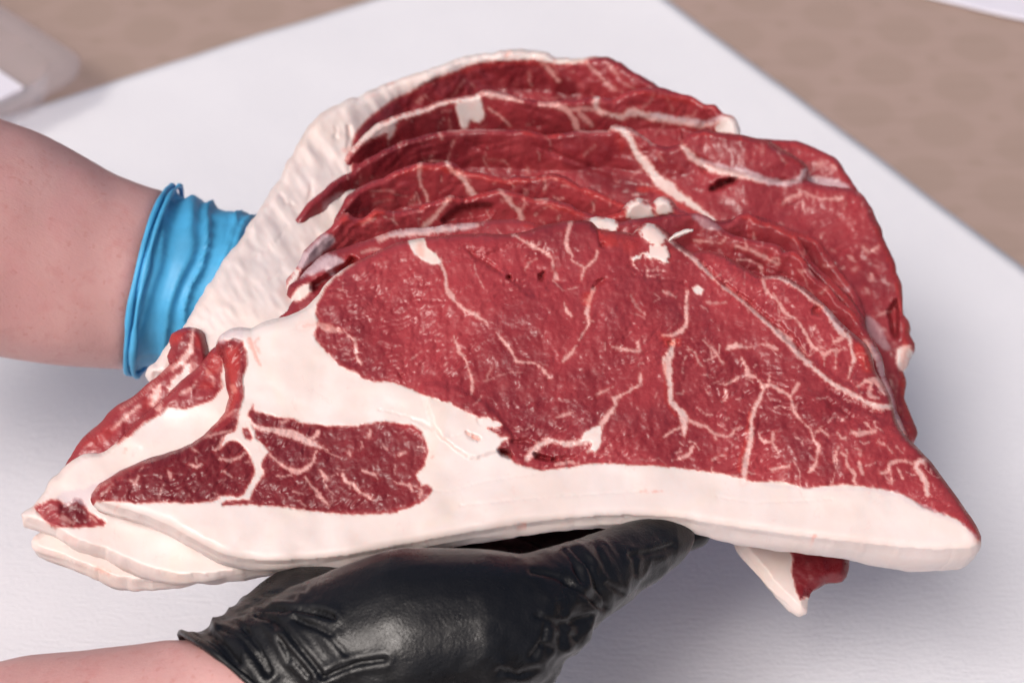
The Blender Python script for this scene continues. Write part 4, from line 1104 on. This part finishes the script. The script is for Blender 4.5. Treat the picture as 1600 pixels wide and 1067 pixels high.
F_OUT = [(538, 250), (547, 235), (570, 210), (590, 192), (620, 180), (640, 174), (664, 168), (684, 158), (712, 152), (744, 148), (752, 142), (764, 140), (790, 145), (812, 153), (830, 156), (860, 160), (886, 156), (910, 156), (932, 150), (948, 155), (960, 155),
         (972, 148), (996, 139), (1030, 137), (1056, 145), (1080, 150), (1100, 163), (1118, 164), (1130, 177), (1146, 181), (1153, 197), (1156, 211), (1180, 216), (1212, 219), (1242, 219), (1262, 226), (1284, 236), (1306, 247), (1320, 268), (1338, 294), (1346, 312),
         (1320, 360), (1200, 380), (900, 330), (600, 330), (530, 300)]
F_OPS = [('vein', [(540, 247, 6), (568, 216, 14), (590, 202, 26), (608, 196, 22), (622, 186, 12), (650, 177, 9), (690, 163, 9), (712, 158, 11), (748, 151, 9)]), ('vein', [(614, 188, 18), (612, 204, 17), (608, 216, 8)]),
         ('fat', [(712, 162), (746, 150), (753, 160), (757, 180), (750, 193), (736, 190), (733, 201), (721, 201), (715, 186)], 0.8), ('redp', [(730, 160), (742, 160), (742, 172), (730, 172)], 0.15), ('vein', [(750, 146, 7), (770, 148, 13), (795, 154, 9), (815, 158, 6)]),
         ('vein', [(764, 170, 3), (784, 184, 5), (798, 198, 4)], 0.8), ('vein', [(844, 161, 8), (868, 164, 11), (886, 172, 10), (897, 188, 9), (902, 202, 9)], 0.9), ('vein', [(906, 178, 9), (924, 196, 8)], 0.7), ('vein', [(934, 153, 16), (928, 166, 9), (940, 176, 8)]), ('vein', [(890, 172, 8), (912, 170, 9), (930, 172, 8)], 0.8),
         ('vein', [(946, 178, 8), (970, 184, 11), (988, 175, 13), (1018, 183, 14), (1060, 190, 14), (1098, 196, 11), (1117, 192, 9), (1132, 182, 7)]), ('fat', [(1116, 199), (1131, 184), (1146, 181), (1154, 197), (1157, 212), (1140, 209), (1120, 206)], 0.6), ('silv', [(1020, 180, 5), (1060, 186, 6), (1100, 192, 6), (1126, 184, 5)], 0.75),
         ('deep', [(540, 255), (590, 216), (640, 190), (720, 172), (716, 205), (620, 225), (560, 260)], 0.6), ('redv', [(960, 156, 8), (990, 144, 5), (1110, 166, 7), (1130, 178, 6)], 0.6), ('deep', [(760, 190), (840, 180), (880, 205), (780, 205)], 0.35), ('redv', [(1210, 222, 4), (1284, 238, 4), (1336, 292, 5)], 0.5),  # deep patch at the left end is painted shade of the groove
         ('silver', [(1252, 284), (1268, 276), (1310, 282), (1326, 294), (1260, 296)], 0.8), ('vein', [(1278, 258, 6), (1284, 254, 6)], 0.5), ('vein', [(1300, 258, 6), (1306, 262, 5)], 0.5), ('vein', [(1022, 144, 2), (1016, 160, 4), (1000, 170, 3)], 0.4), ('vein', [(1040, 150, 2), (1048, 164, 3), (1052, 174, 3)], 0.35)]
steak('beef_steak', 'sixth steak, thin strip with white fat along its top edge', F_OUT, F_OPS,
      [(560, 230, 5.24), (750, 165, 6.0), (950, 165, 6.0), (1120, 190, 6.16), (1300, 270, 6.54), (900, 290, 6.76)], 2.2, 2.8, 61, marb=0.35, round_mm=2.6, lean_back=[(540, 0.6), (620, 0.8), (1100, 0.8), (1160, 0.3), (1350, 0.2)], flecks=[(560, 160, 1140, 220, 24, 2.0, 0.4)])

G_OUT = [(232, 582), (246, 560), (262, 538), (285, 514), (300, 488), (320, 455), (340, 425), (360, 395), (380, 365), (394, 345), (406, 328), (420, 304), (432, 286), (442, 268), (456, 240), (470, 215), (484, 196), (500, 178), (520, 166), (540, 157), (570, 146), (598, 132), (616, 127),
         (640, 118), (670, 109), (708, 93), (756, 83), (820, 78), (850, 82), (868, 90), (900, 90), (948, 89), (964, 97), (982, 106), (1020, 129), (1034, 139), (1060, 170), (1060, 240), (900, 270), (700, 280), (600, 330), (540, 400), (500, 440), (520, 480), (460, 530), (400, 560), (330, 580), (280, 590)]
G_OPS = [('lean', [(550, 229), (556, 210), (564, 198), (576, 186), (600, 166), (624, 152), (652, 138), (680, 124), (704, 114), (732, 104), (760, 97), (796, 96), (836, 94), (850, 98), (868, 101), (912, 99), (920, 93), (946, 84), (1000, 90), (1080, 150), (1080, 300), (700, 290), (560, 290)], 0.7),
         ('deep', [(548, 230), (620, 155), (740, 105), (840, 100), (860, 140), (760, 150), (640, 170), (560, 240)], 0.6), ('redv', [(664, 134, 3), (700, 118, 4), (790, 98, 4), (868, 102, 6), (915, 98, 5)], 0.5), ('vein', [(846, 98, 5), (858, 108, 7), (866, 118, 7), (872, 126, 4)], 0.9), ('vein', [(916, 98, 5), (930, 112, 7), (946, 128, 7), (960, 140, 5)], 0.7), ('vein', [(944, 94, 3), (960, 112, 9), (968, 118, 6)], 0.5),  # deep patch: shade at the upper left, put into the muscle colour
         ('vein', [(828, 112, 2), (826, 124, 4), (830, 134, 3)], 0.4), ('vein', [(652, 160, 5), (658, 154, 6)], 0.6), ('deep', [(868, 120), (900, 130), (906, 160), (870, 160)], 0.8), ('vein', [(974, 130, 4), (990, 138, 4)], 0.4),
         ('redv', [(604, 131, 3), (614, 129, 4)], 0.8), ('redv', [(791, 88, 3), (795, 82, 4)], 0.7), ('redv', [(866, 100, 3), (867, 92, 4)], 0.7), ('redv', [(575, 152, 3), (592, 148, 4)], 0.25), ('redv', [(538, 236, 6), (546, 232, 7)], 0.55), ('redp', [(440, 440), (456, 444), (452, 470), (436, 462)], 0.25),
         ('crack', [(524, 196, 3), (526, 206, 4), (524, 214, 2)], 2.0), ('crack', [(545, 200, 2), (546, 214, 4), (542, 232, 2)], 3.0), ('crack', [(484, 288, 2), (486, 300, 4), (482, 310, 2)], 2.0), ('crack', [(438, 306, 2), (448, 318, 4), (464, 322, 2)], 2.0), ('redv', [(440, 308, 3), (450, 320, 4), (464, 325, 3)], 0.22), ('redv', [(484, 288, 3), (484, 308, 4)], 0.22), ('redv', [(546, 200, 3), (544, 226, 4)], 0.25),
         ('crack', [(400, 400, 1), (430, 380, 2), (450, 352, 1)], 1.2), ('crack', [(380, 470, 1), (420, 440, 1.5), (440, 420, 1)], 0.8)]
steak('beef_steak', 'rearmost steak with a long lumpy cream fat cap running down the left side', G_OUT, G_OPS,
      [(240, 575, 2.4), (300, 500, 2.0), (350, 520, 1.0), (420, 495, 0.7), (470, 470, 1.0), (330, 440, 2.35), (400, 430, 2.21), (440, 420, 2.7), (380, 365, 3.4), (430, 380, 3.54), (470, 330, 4.52), (430, 290, 5.08), (520, 260, 5.64), (490, 200, 6.06), (550, 200, 6.34), (620, 150, 7.18), (760, 110, 7.25), (950, 120, 7.32), (800, 220, 7.81), (460, 370, 4.17), (285, 522, 2.3)],
      [(300, 520, 1.4), (450, 250, 1.6), (800, 90, 2.3), (900, 270, 2.3)], 2.6, 71, base_fat=1.0, marb=0.35, jit=3.4, lumps=0.6, round_mm=4.5, lean_back=[(0, 0), (540, 0), (640, 0.7), (1060, 0.8)], flecks=[(600, 100, 1020, 160, 16, 2.0, 0.35)])

# a loose curl of fat standing up from the top edge of the front steak
nzc = Noise(5)
P = [(1046, 376, 6), (1052, 371, 8), (1062, 366, 9), (1072, 362, 8), (1083, 360, 5)]
V = []; F = []
for i, (x, y, w) in enumerate(catmull(P, False, 2.5)):
    for k in range(10):
        a = 2 * math.pi * k / 10
        r = w * 0.5 * (1 + 0.35 * nzc.n2(np.array([i * 0.9]), np.array([k * 1.3]))[0])
        V.append(unproject(np.array([x + r * 0.3 * math.cos(a)]), np.array([y + r * math.sin(a)]), np.array([-0.002 + 0.0022 * math.cos(a)]))[0])
n_r = len(V) // 10
for i in range(n_r - 1):
    for k in range(10):
        F.append((i * 10 + k, i * 10 + (k + 1) % 10, (i + 1) * 10 + (k + 1) % 10, (i + 1) * 10 + k))
F.append(tuple(range(10))[::-1]); F.append(tuple(range((n_r - 1) * 10, n_r * 10)))
fs_root = front_root
V = np.array(V)
cu = mesh_obj('fat_curl', V - np.array(fs_root.location), F, MEAT, fs_root)
for an, v in (('fat', 1.0), ('red', 0.0), ('silver', 0.0), ('deep', 0.0)):
    a_ = cu.data.attributes.new(an, 'FLOAT', 'POINT'); a_.data.foreach_set('value', np.full(len(V), v, np.float32))
a_ = cu.data.attributes.new('tex', 'FLOAT_VECTOR', 'POINT'); a_.data.foreach_set('vector', ((V - V[0]) * 42).astype(np.float32).ravel())


# ------------------------------------------------------------------ the hands
def skin_mat():
    t = NT('skin')
    co = t.coord('Object')
    n1 = t.noise(co, 14.0, 4.0, 0.6); n2 = t.noise(co, 120.0, 3.0, 0.6); n3 = t.noise(co, 700.0, 2.0, 0.6)
    col = t.mix(t.ramp(n1, 0.3, 0.7), (0.53, 0.28, 0.265), (0.60, 0.35, 0.33))
    col = t.mix(t.ramp(n2, 0.50, 0.75, 0.0, 0.45), col, (0.49, 0.205, 0.19))
    col = t.mix(t.ramp(t.noise(co, 38.0, 3.0, 0.6), 0.48, 0.70, 0.0, 0.5), col, (0.58, 0.29, 0.285))
    col = t.mix(t.ramp(t.noise(co, 330.0, 2.0, 0.5), 0.62, 0.72, 0.0, 0.35), col, (0.44, 0.16, 0.14))
    # fine hairs and pores as relief
    hair = t.noise(t.mapping(co, rot=(0.3, 0.2, 0.5), scale=(60, 400, 60)), 6.0, 2.0, 0.5)
    h = t.math('ADD', t.math('MULTIPLY', n3, 0.7), t.math('MULTIPLY', hair, 0.5))
    t.principled(**{'Base Color': col, 'Roughness': 0.48, 'Normal': t.bump(h, 0.35, 0.0006), 'Subsurface Weight': 0.15,
                    'Subsurface Radius': (1.0, 0.35, 0.2), 'Subsurface Scale': 0.004})
    return t.m


def glove_mat(name, col, rough, grain, coat=0.0):
    t = NT(name)
    co = t.coord('Object')
    n1 = t.noise(co, 1400.0, 2.0, 0.6); n2 = t.noise(co, 45.0, 3.0, 0.6)
    a = tuple(c * 0.85 for c in col); b = tuple(min(1, c * 1.15) for c in col)
    c = t.mix(t.ramp(n2, 0.3, 0.7), a, b)
    h = t.math('ADD', t.math('MULTIPLY', n1, 0.5), t.math('MULTIPLY', t.noise(co, 380.0, 3.0, 0.6), 0.6))
    t.principled(**{'Base Color': c, 'Roughness': t.ramp(t.noise(co, 60.0, 3.0, 0.6), 0.3, 0.7, rough - 0.07, rough + 0.08),
                    'Normal': t.bump(h, grain, 0.0005), 'Specular IOR Level': 0.4})
    return t.m


SKIN = skin_mat()
BLACK = glove_mat('black_nitrile', (0.0055, 0.0055, 0.0065), 0.31, 0.6)
BLUE = glove_mat('blue_nitrile', (0.065, 0.355, 0.62), 0.48, 0.15)


def blob_mesh(chains, voxel, smooth_it=20, shrink=0.0):
    """one continuous skin over chains of (px,py,depth,radius mm)"""
    bm = bmesh.new()
    ico = bmesh.new(); bmesh.ops.create_icosphere(ico, subdivisions=3, radius=1.0)
    iv = np.array([v.co[:] for v in ico.verts]); ifc = [[v.index for v in f.verts] for f in ico.faces]
    ico.free()
    V = []; F = []
    for ch in chains:
        P = [(at(*c[:3]), (c[3] - shrink) * 0.001) for c in ch]
        pts = []
        for k in range(len(P) - 1):
            d = np.linalg.norm(P[k + 1][0] - P[k][0])
            m = max(1, int(d / (0.10 * min(P[k][1], P[k + 1][1]))))
            for i in range(m):
                u = i / m
                pts.append((P[k][0] * (1 - u) + P[k + 1][0] * u, P[k][1] * (1 - u) + P[k + 1][1] * u))
        pts.append(P[-1])
        for p, r in pts:
            o = len(V) * len(iv)
            V.append(iv * r + p)
            F += [[o + i for i in f] for f in ifc]
    V = np.concatenate(V)
    me = bpy.data.meshes.new('tmp'); me.from_pydata([tuple(v) for v in V], [], F)
    ob = bpy.data.objects.new('tmp', me); C.objects.link(ob)
    md = ob.modifiers.new('r', 'REMESH'); md.mode = 'VOXEL'; md.voxel_size = voxel
    ms = ob.modifiers.new('s', 'SMOOTH'); ms.factor = 0.5; ms.iterations = smooth_it
    dg = bpy.context.evaluated_depsgraph_get()
    ev = ob.evaluated_get(dg)
    m2 = bpy.data.meshes.new_from_object(ev)
    bpy.data.objects.remove(ob, do_unlink=True)
    return m2


def get_vn(me):
    n = len(me.vertices)
    co = np.empty(n * 3, np.float32); me.vertices.foreach_get('co', co)
    me.update()
    nr = np.empty(n * 3, np.float32); me.vertex_normals.foreach_get('vector', nr)
    return co.reshape(-1, 3).astype(float), nr.reshape(-1, 3).astype(float)


def cut(me, p, n):
    """keep the side the normal points to"""
    bm = bmesh.new(); bm.from_mesh(me)
    bmesh.ops.bisect_plane(bm, geom=bm.verts[:] + bm.edges[:] + bm.faces[:], plane_co=Vector(p), plane_no=Vector(n), clear_inner=True, clear_outer=False)
    bm.to_mesh(me); bm.free()


def open_loop(me):
    bm = bmesh.new(); bm.from_mesh(me)
    pts = []
    ed = [e for e in bm.edges if e.is_boundary]
    if ed:
        nxt = {}
        for e in ed:
            a, b = e.verts; nxt.setdefault(a, []).append(b); nxt.setdefault(b, []).append(a)
        v = ed[0].verts[0]; prev = None
        while True:
            pts.append(np.array(v.co[:]))
            c = [w for w in nxt[v] if w is not prev]
            prev, v = v, c[0]
            if v is ed[0].verts[0] or len(pts) > 20000: break
    bm.free()
    return np.array(pts)


def bead(name, loop, r, mat, parent, loc, seed, off=0.0, wob=0.25):
    n = 160
    d = np.linalg.norm(np.roll(loop, -1, 0) - loop, axis=1); s = np.concatenate([[0], np.cumsum(d)])
    q = np.linspace(0, s[-1], n, endpoint=False)
    lp = np.concatenate([loop, loop[:1]])
    P = np.stack([np.interp(q, s, lp[:, k]) for k in range(3)], 1)
    for _ in range(4): P = 0.25 * np.roll(P, 1, 0) + 0.5 * P + 0.25 * np.roll(P, -1, 0)
    cen = P.mean(0)
    nz = Noise(seed)
    V = []; F = []
    for i in range(n):
        t = P[(i + 1) % n] - P[i - 1]; t /= np.linalg.norm(t)
        o = P[i] - cen; o -= t * (o @ t); o /= np.linalg.norm(o); b = np.cross(t, o)
        ang = 2 * math.pi * i / n
        w = 1 + wob * nz.n2(np.array([math.cos(ang) * 4]), np.array([math.sin(ang) * 4]))[0]
        for k in range(8):
            a = 2 * math.pi * k / 8
            V.append(P[i] + o * off + (o * math.cos(a) + b * math.sin(a)) * r * w)
    for i in range(n):
        for k in range(8):
            F.append((i * 8 + k, i * 8 + (k + 1) % 8, ((i + 1) % n) * 8 + (k + 1) % 8, ((i + 1) % n) * 8 + k))
    return mesh_obj(name, np.array(V) - loc, F, mat, parent)


def finish(name, me, mat, loc, parent=None):
    co, _ = get_vn(me)
    me.vertices.foreach_set('co', (co - loc).astype(np.float32).ravel())
    me.polygons.foreach_set('use_smooth', np.ones(len(me.polygons), bool))
    me.materials.clear(); me.materials.append(mat); me.name = name
    ob = bpy.data.objects.new(name, me); C.objects.link(ob)
    if parent is not None: ob.parent = parent
    else: ob.location = loc
    return ob


# ---- arm with the black glove: palm up under the stack, thumb towards the viewer
arm1 = [(-420, 1290, 0.60, 39), (-200, 1240, 0.595, 36), (60, 1166, 0.585, 31.5), (300, 1128, 0.577, 28.5), (400, 1085, 0.578, 28)]
hand1 = [[(300, 1128, 0.577, 29), (400, 1085, 0.578, 28.5), (480, 1002, 0.60, 27), (600, 940, 0.635, 25), (720, 915, 0.65, 23)],
         [(400, 1085, 0.575, 28), (520, 1040, 0.572, 30), (640, 1000, 0.570, 31), (745, 985, 0.570, 27.5), (818, 960, 0.572, 20)],
         [(818, 960, 0.572, 20), (868, 930, 0.579, 16.6), (922, 904, 0.588, 14.2), (960, 882, 0.598, 12.9), (1004, 859, 0.607, 11.6), (1036, 844, 0.612, 9.8), (1054, 837, 0.614, 7.6)],
         [(600, 960, 0.62, 28), (720, 930, 0.63, 24), (800, 915, 0.64, 18)],
         [(720, 915, 0.65, 20), (810, 872, 0.655, 13), (920, 852, 0.660, 10.5), (1020, 842, 0.662, 9.0), (1086, 831, 0.663, 7.0)],
         [(700, 900, 0.67, 19), (800, 845, 0.70, 12), (900, 815, 0.715, 10.5), (1000, 800, 0.725, 9), (1050, 795, 0.73, 7.5)],
         [(680, 890, 0.68, 18), (770, 825, 0.72, 11.5), (860, 790, 0.74, 10), (950, 770, 0.75, 8.5)],
         [(650, 880, 0.69, 17), (720, 815, 0.735, 10), (800, 780, 0.755, 9), (860, 760, 0.765, 7.5)]]
body = blob_mesh([arm1] + hand1, 0.0030, 10, 0.0)
co, nr = get_vn(body)
cT1 = at(292, 996, 0.577); cF1 = at(425, 1095, 0.545); cB1 = at(335, 1060, 0.615)
pn1 = np.cross(cF1 - cT1, cB1 - cT1); pn1 /= np.linalg.norm(pn1)
if pn1 @ (at(640, 1000, 0.57) - cT1) < 0: pn1 = -pn1
s = (co - cT1) @ pn1
nzb = Noise(91)
co = co - nr * (0.0030 * sstep(-0.006, 0.004, s))[:, None] + nr * (nzb.f3(co[:, 0] * 60, co[:, 1] * 60, co[:, 2] * 60) * 0.0006)[:, None]
body.vertices.foreach_set('co', co.astype(np.float32).ravel())
loc1 = at(300, 1128, 0.577)
p1 = finish('person', body, SKIN, loc1)
tag(p1, 'bare forearm ending in a black glove that holds the meat up from below', 'person')
glove = blob_mesh(hand1, 0.00090, 34)
co, nr = get_vn(glove)
s = (co - cT1) @ pn1
nzg = Noise(101)
x, y, z = co[:, 0], co[:, 1], co[:, 2]
disp = nzg.f3(x * 22, y * 22, z * 22) * 0.0012
# gathered folds round the wrist, running with the cuff
wob = nzg.f3(x * 26, y * 26, z * 26, 2) * 0.010 + nzg.f3(x * 70, y * 70, z * 70, 2) * 0.0028
ph = (s + wob) / 0.0085
rid = 1 - np.abs(2 * (ph - np.floor(ph)) - 1)
rid2 = 1 - np.abs(nzg.f3((s + wob) * 150, y * 28 + 4, z * 28, 2)) * 2.2
fall = sstep(0.036, 0.008, s + 0.006 * nzg.f3(x * 30, y * 30, z * 30))
disp += fall * (0.0016 * (rid ** 1.5 - 0.45) + 0.0012 * rid2)
# creases across the thumb joint
tj = at(905, 872, 0.576); tax = at(1004, 859, 0.607) - at(868, 930, 0.579); tax /= np.linalg.norm(tax)
dj = np.linalg.norm(co - tj, axis=1); sj = (co - tj) @ tax
ph = (sj + 0.0060 * nzg.f3(x * 60, y * 60, z * 60, 2)) / 0.0056
disp += np.exp(-(dj / 0.0175) ** 2) * 0.0007 * ((1 - np.abs(2 * (ph - np.floor(ph)) - 1)) ** 2 - 0.4) * (0.5 + 0.9 * nzg.f3(x * 110, y * 110, z * 110, 2))
# crumpled slack film along the outer side of thumb and palm
for (qx, qy, qd, R, amp) in ((985, 905, 0.592, 0.014, 0.0014), (930, 965, 0.566, 0.018, 0.0018), (880, 1010, 0.562, 0.020, 0.0020), (820, 1060, 0.56, 0.022, 0.0018), (1030, 862, 0.602, 0.010, 0.0010)):
    g = np.exp(-(np.linalg.norm(co - at(qx, qy, qd), axis=1) / R) ** 2)
    cr = 1 - np.abs(nzg.f3(x * 62 + qx, y * 62, z * 62, 2)) * 3.0
    disp += g * amp * (0.7 * cr + 0.5 * (1 - np.abs(nzg.f3(x * 130 + qx, y * 60, z * 130, 2)) * 2.5))
# creases of the thin film where the glove folds
dv = co - CAM; zd = dv @ FW
gpx = 800.0 + FPX * (dv @ RT) / zd; gpy = 533.5 + FPX * (dv @ DN) / zd
face = sstep(0.0, 0.35, -(nr @ FW))
for (ln, dep) in (([(883, 862), (897, 882), (905, 910)], 1.2), ([(892, 857), (915, 882), (930, 907), (942, 927), (945, 947)], 1.5), ([(830, 893), (867, 900), (897, 920), (920, 935), (940, 952)], 1.3),
                  ([(985, 867), (1005, 865), (1030, 860), (1052, 853)], 1.3), ([(990, 872), (992, 895)], 1.0), ([(837, 962), (870, 975), (900, 970), (922, 958)], 1.2), ([(847, 975), (840, 1000), (825, 1022)], 1.0),
                  ([(875, 980), (889, 993)], 0.9), ([(838, 1003), (864, 1013)], 0.9), ([(780, 1045), (805, 1050), (832, 1038)], 1.0), ([(950, 912), (972, 926)], 1.0), ([(905, 858), (922, 878)], 0.9), ([(930, 850), (942, 872)], 0.7),
                  ([(376, 956), (408, 951), (450, 951), (493, 955), (520, 964)], 2.2), ([(399, 961), (429, 968), (450, 987), (471, 1014), (503, 1055)], 1.8), ([(461, 965), (493, 980), (518, 992)], 1.4),
                  ([(348, 985), (376, 997), (399, 1023), (418, 1055)], 1.8), ([(382, 985), (403, 1010), (422, 1048)], 1.5), ([(440, 1000), (461, 1027), (482, 1055)], 1.4), ([(504, 1060), (522, 1050), (558, 1036), (600, 1030)], 1.6),
                  ([(412, 925), (440, 926), (476, 920)], 0.8), ([(402, 938), (430, 938), (460, 934)], 0.7), ([(330, 990), (352, 1012), (372, 1036)], 1.2), ([(425, 975), (440, 1000), (452, 1030)], 1.0), ([(520, 1000), (540, 1020)], 0.7)):
    pl_ = catmull([(a_, b_, 0.0) for a_, b_ in ln], False, 4.0)
    dl = line_sd(gpx, gpy, pl_, 30.0) + 2.0 * nzg.f3(x * 150, y * 150, z * 150, 2)
    disp += face * dep * 0.001 * (0.30 * np.exp(-((dl - 10.0) / 8.0) ** 2) - 0.8 * np.exp(-(dl / 3.6) ** 2))
# long shallow tension folds from the heel to the palm
hp = at(430, 940, 0.58)
gf = np.exp(-(np.linalg.norm(co - at(480, 930, 0.58), axis=1) / 0.026) ** 2)
fl = nzg.f3((co @ DN) * 170, (co @ RT) * 22, z * 22, 2)
disp += gf * 0.0006 * (1 - np.abs(fl) * 2.5)
co = co + nr * disp[:, None]
glove.vertices.foreach_set('co', co.astype(np.float32).ravel())
cut(glove, cT1, pn1)
lp = open_loop(glove)
g1 = finish('glove', glove, BLACK, loc1, p1)
g1['label'] = 'black nitrile glove gathered in folds at the wrist'
if len(lp) > 20: bead('cuff_bead', lp, 0.0013, BLACK, g1, loc1, 4)

def arm_hair(root, me, loc, s_plane, count, seed, length):
    rr = np.random.default_rng(seed)
    co, nr = get_vn(me)
    s_ = (co + loc - s_plane[0]) @ s_plane[1]
    cand = np.where((s_ < -0.004) & (s_ > -0.19))[0]
    pick = rr.choice(cand, count)
    V = []; F = []
    ax = s_plane[1]
    for i in pick:
        n = nr[i]; t = ax - n * (ax @ n); t /= max(np.linalg.norm(t), 1e-6)
        b = np.cross(n, t)
        d = t * rr.uniform(0.5, 1.0) + b * rr.normal(0, 0.5) + n * rr.uniform(0.12, 0.4); d /= np.linalg.norm(d)
        sd_ = np.cross(d, n); sd_ /= max(np.linalg.norm(sd_), 1e-6)
        L = length * rr.uniform(0.5, 1.2); w = 0.00004
        p = co[i] - n * 0.0004 + b * rr.normal(0, 0.002)
        q = p + d * L * 0.55 + n * 0.0004; e_ = p + d * L - n * 0.0003
        k = len(V)
        V += [p - sd_ * w, p + sd_ * w, q + sd_ * w * 0.8, q - sd_ * w * 0.8, e_]
        F += [(k, k + 1, k + 2, k + 3), (k + 3, k + 2, k + 4)]
    o = mesh_obj('arm_hair', V, F, HAIR, root)
    o['kind'] = 'stuff'
    return o


ht = NT('fine_hair')
ht.principled(**{'Base Color': ht.mix(ht.noise(ht.coord('Object'), 90.0), (0.45, 0.28, 0.20), (0.58, 0.40, 0.30)), 'Roughness': 0.45})
HAIR = ht.m
arm_hair(p1, p1.data, loc1, (cT1, pn1), 260, 5, 0.006)

# ---- arm with the blue glove: reaches in from the left and supports the back of the stack
arm2 = [(-420, 290, 0.68, 58), (-200, 335, 0.69, 54), (0, 377, 0.705, 48), (120, 417, 0.712, 42), (215, 434, 0.718, 38.5), (310, 452, 0.724, 36.5)]
hand2 = [[(190, 432, 0.717, 39.5), (250, 441, 0.720, 37.5), (320, 452, 0.726, 36), (400, 470, 0.738, 33), (500, 485, 0.768, 28), (580, 480, 0.79, 22)],
         [(420, 450, 0.745, 28), (520, 440, 0.78, 24), (600, 440, 0.80, 18)],
         [(560, 490, 0.79, 18), (680, 500, 0.80, 11), (780, 500, 0.805, 10), (860, 495, 0.81, 8)],
         [(570, 475, 0.795, 17), (700, 470, 0.81, 11), (800, 462, 0.82, 10), (900, 455, 0.825, 8)],
         [(580, 455, 0.80, 16), (700, 440, 0.82, 11), (800, 425, 0.83, 9.5), (880, 415, 0.835, 8)],
         [(580, 440, 0.805, 14), (680, 412, 0.83, 9.5), (760, 395, 0.84, 8.5), (820, 385, 0.845, 7)],
         [(440, 430, 0.755, 20), (500, 385, 0.775, 13), (550, 350, 0.79, 11.5), (590, 320, 0.80, 9)]]
body = blob_mesh([arm2] + hand2, 0.0034, 10)
co, nr = get_vn(body)
cT2 = at(266, 303, 0.721); cB2 = at(205, 578, 0.716); cF2 = at(214, 432, 0.680)
pn2 = np.cross(cB2 - cT2, cF2 - cT2); pn2 /= np.linalg.norm(pn2)
if pn2 @ (at(400, 470, 0.738) - cT2) < 0: pn2 = -pn2
s = (co - cT2) @ pn2
co = co - nr * (0.0032 * sstep(-0.004, 0.004, s))[:, None] + nr * (nzb.f3(co[:, 0] * 50, co[:, 1] * 50, co[:, 2] * 50) * 0.0009)[:, None]
body.vertices.foreach_set('co', co.astype(np.float32).ravel())
loc2 = at(215, 434, 0.718)
p2 = finish('person', body, SKIN, loc2)
tag(p2, 'bare forearm in a wrinkled blue glove reaching in behind the left of the stack', 'person')
glove = blob_mesh(hand2, 0.0015, 20)
co, nr = get_vn(glove)
s = (co - cT2) @ pn2
nzg = Noise(131)
x, y, z = co[:, 0], co[:, 1], co[:, 2]
wob = nzg.f3(x * 20, y * 20, z * 20, 2) * 0.014 + nzg.f3(x * 70, y * 70, z * 70, 2) * 0.0020
rid = 1 - np.abs(nzg.f3((s + wob) * 105, y * 11 + 2, z * 11, 2)) * 1.6
rid2 = 1 - np.abs(nzg.f3((s + wob) * 190 + 9, y * 20, z * 20, 1)) * 1.6
disp = sstep(0.080, 0.03, s) * (0.0030 * (np.clip(rid, 0, 1) ** 3 - 0.4) + 0.0009 * (np.clip(rid2, 0, 1) ** 3 - 0.4))
disp += 0.0012 * np.exp(-(s / 0.004) ** 2) + nzg.f3(x * 45, y * 45, z * 45) * 0.0007
co = co + nr * disp[:, None]
glove.vertices.foreach_set('co', co.astype(np.float32).ravel())
cut(glove, cT2, pn2)
lp = open_loop(glove)
g2 = finish('glove', glove, BLUE, loc2, p2)
g2['label'] = 'bright blue nitrile glove with ringed folds at the wrist'
if len(lp) > 20:
    bead('cuff_bead', lp, 0.0012, BLUE, g2, loc2, 6, off=0.0006)
    bead('cuff_roll', lp + pn2 * 0.0030, 0.0011, BLUE, g2, loc2, 9, off=0.0008, wob=0.6)

arm_hair(p2, p2.data, loc2, (cT2, pn2), 420, 8, 0.008)
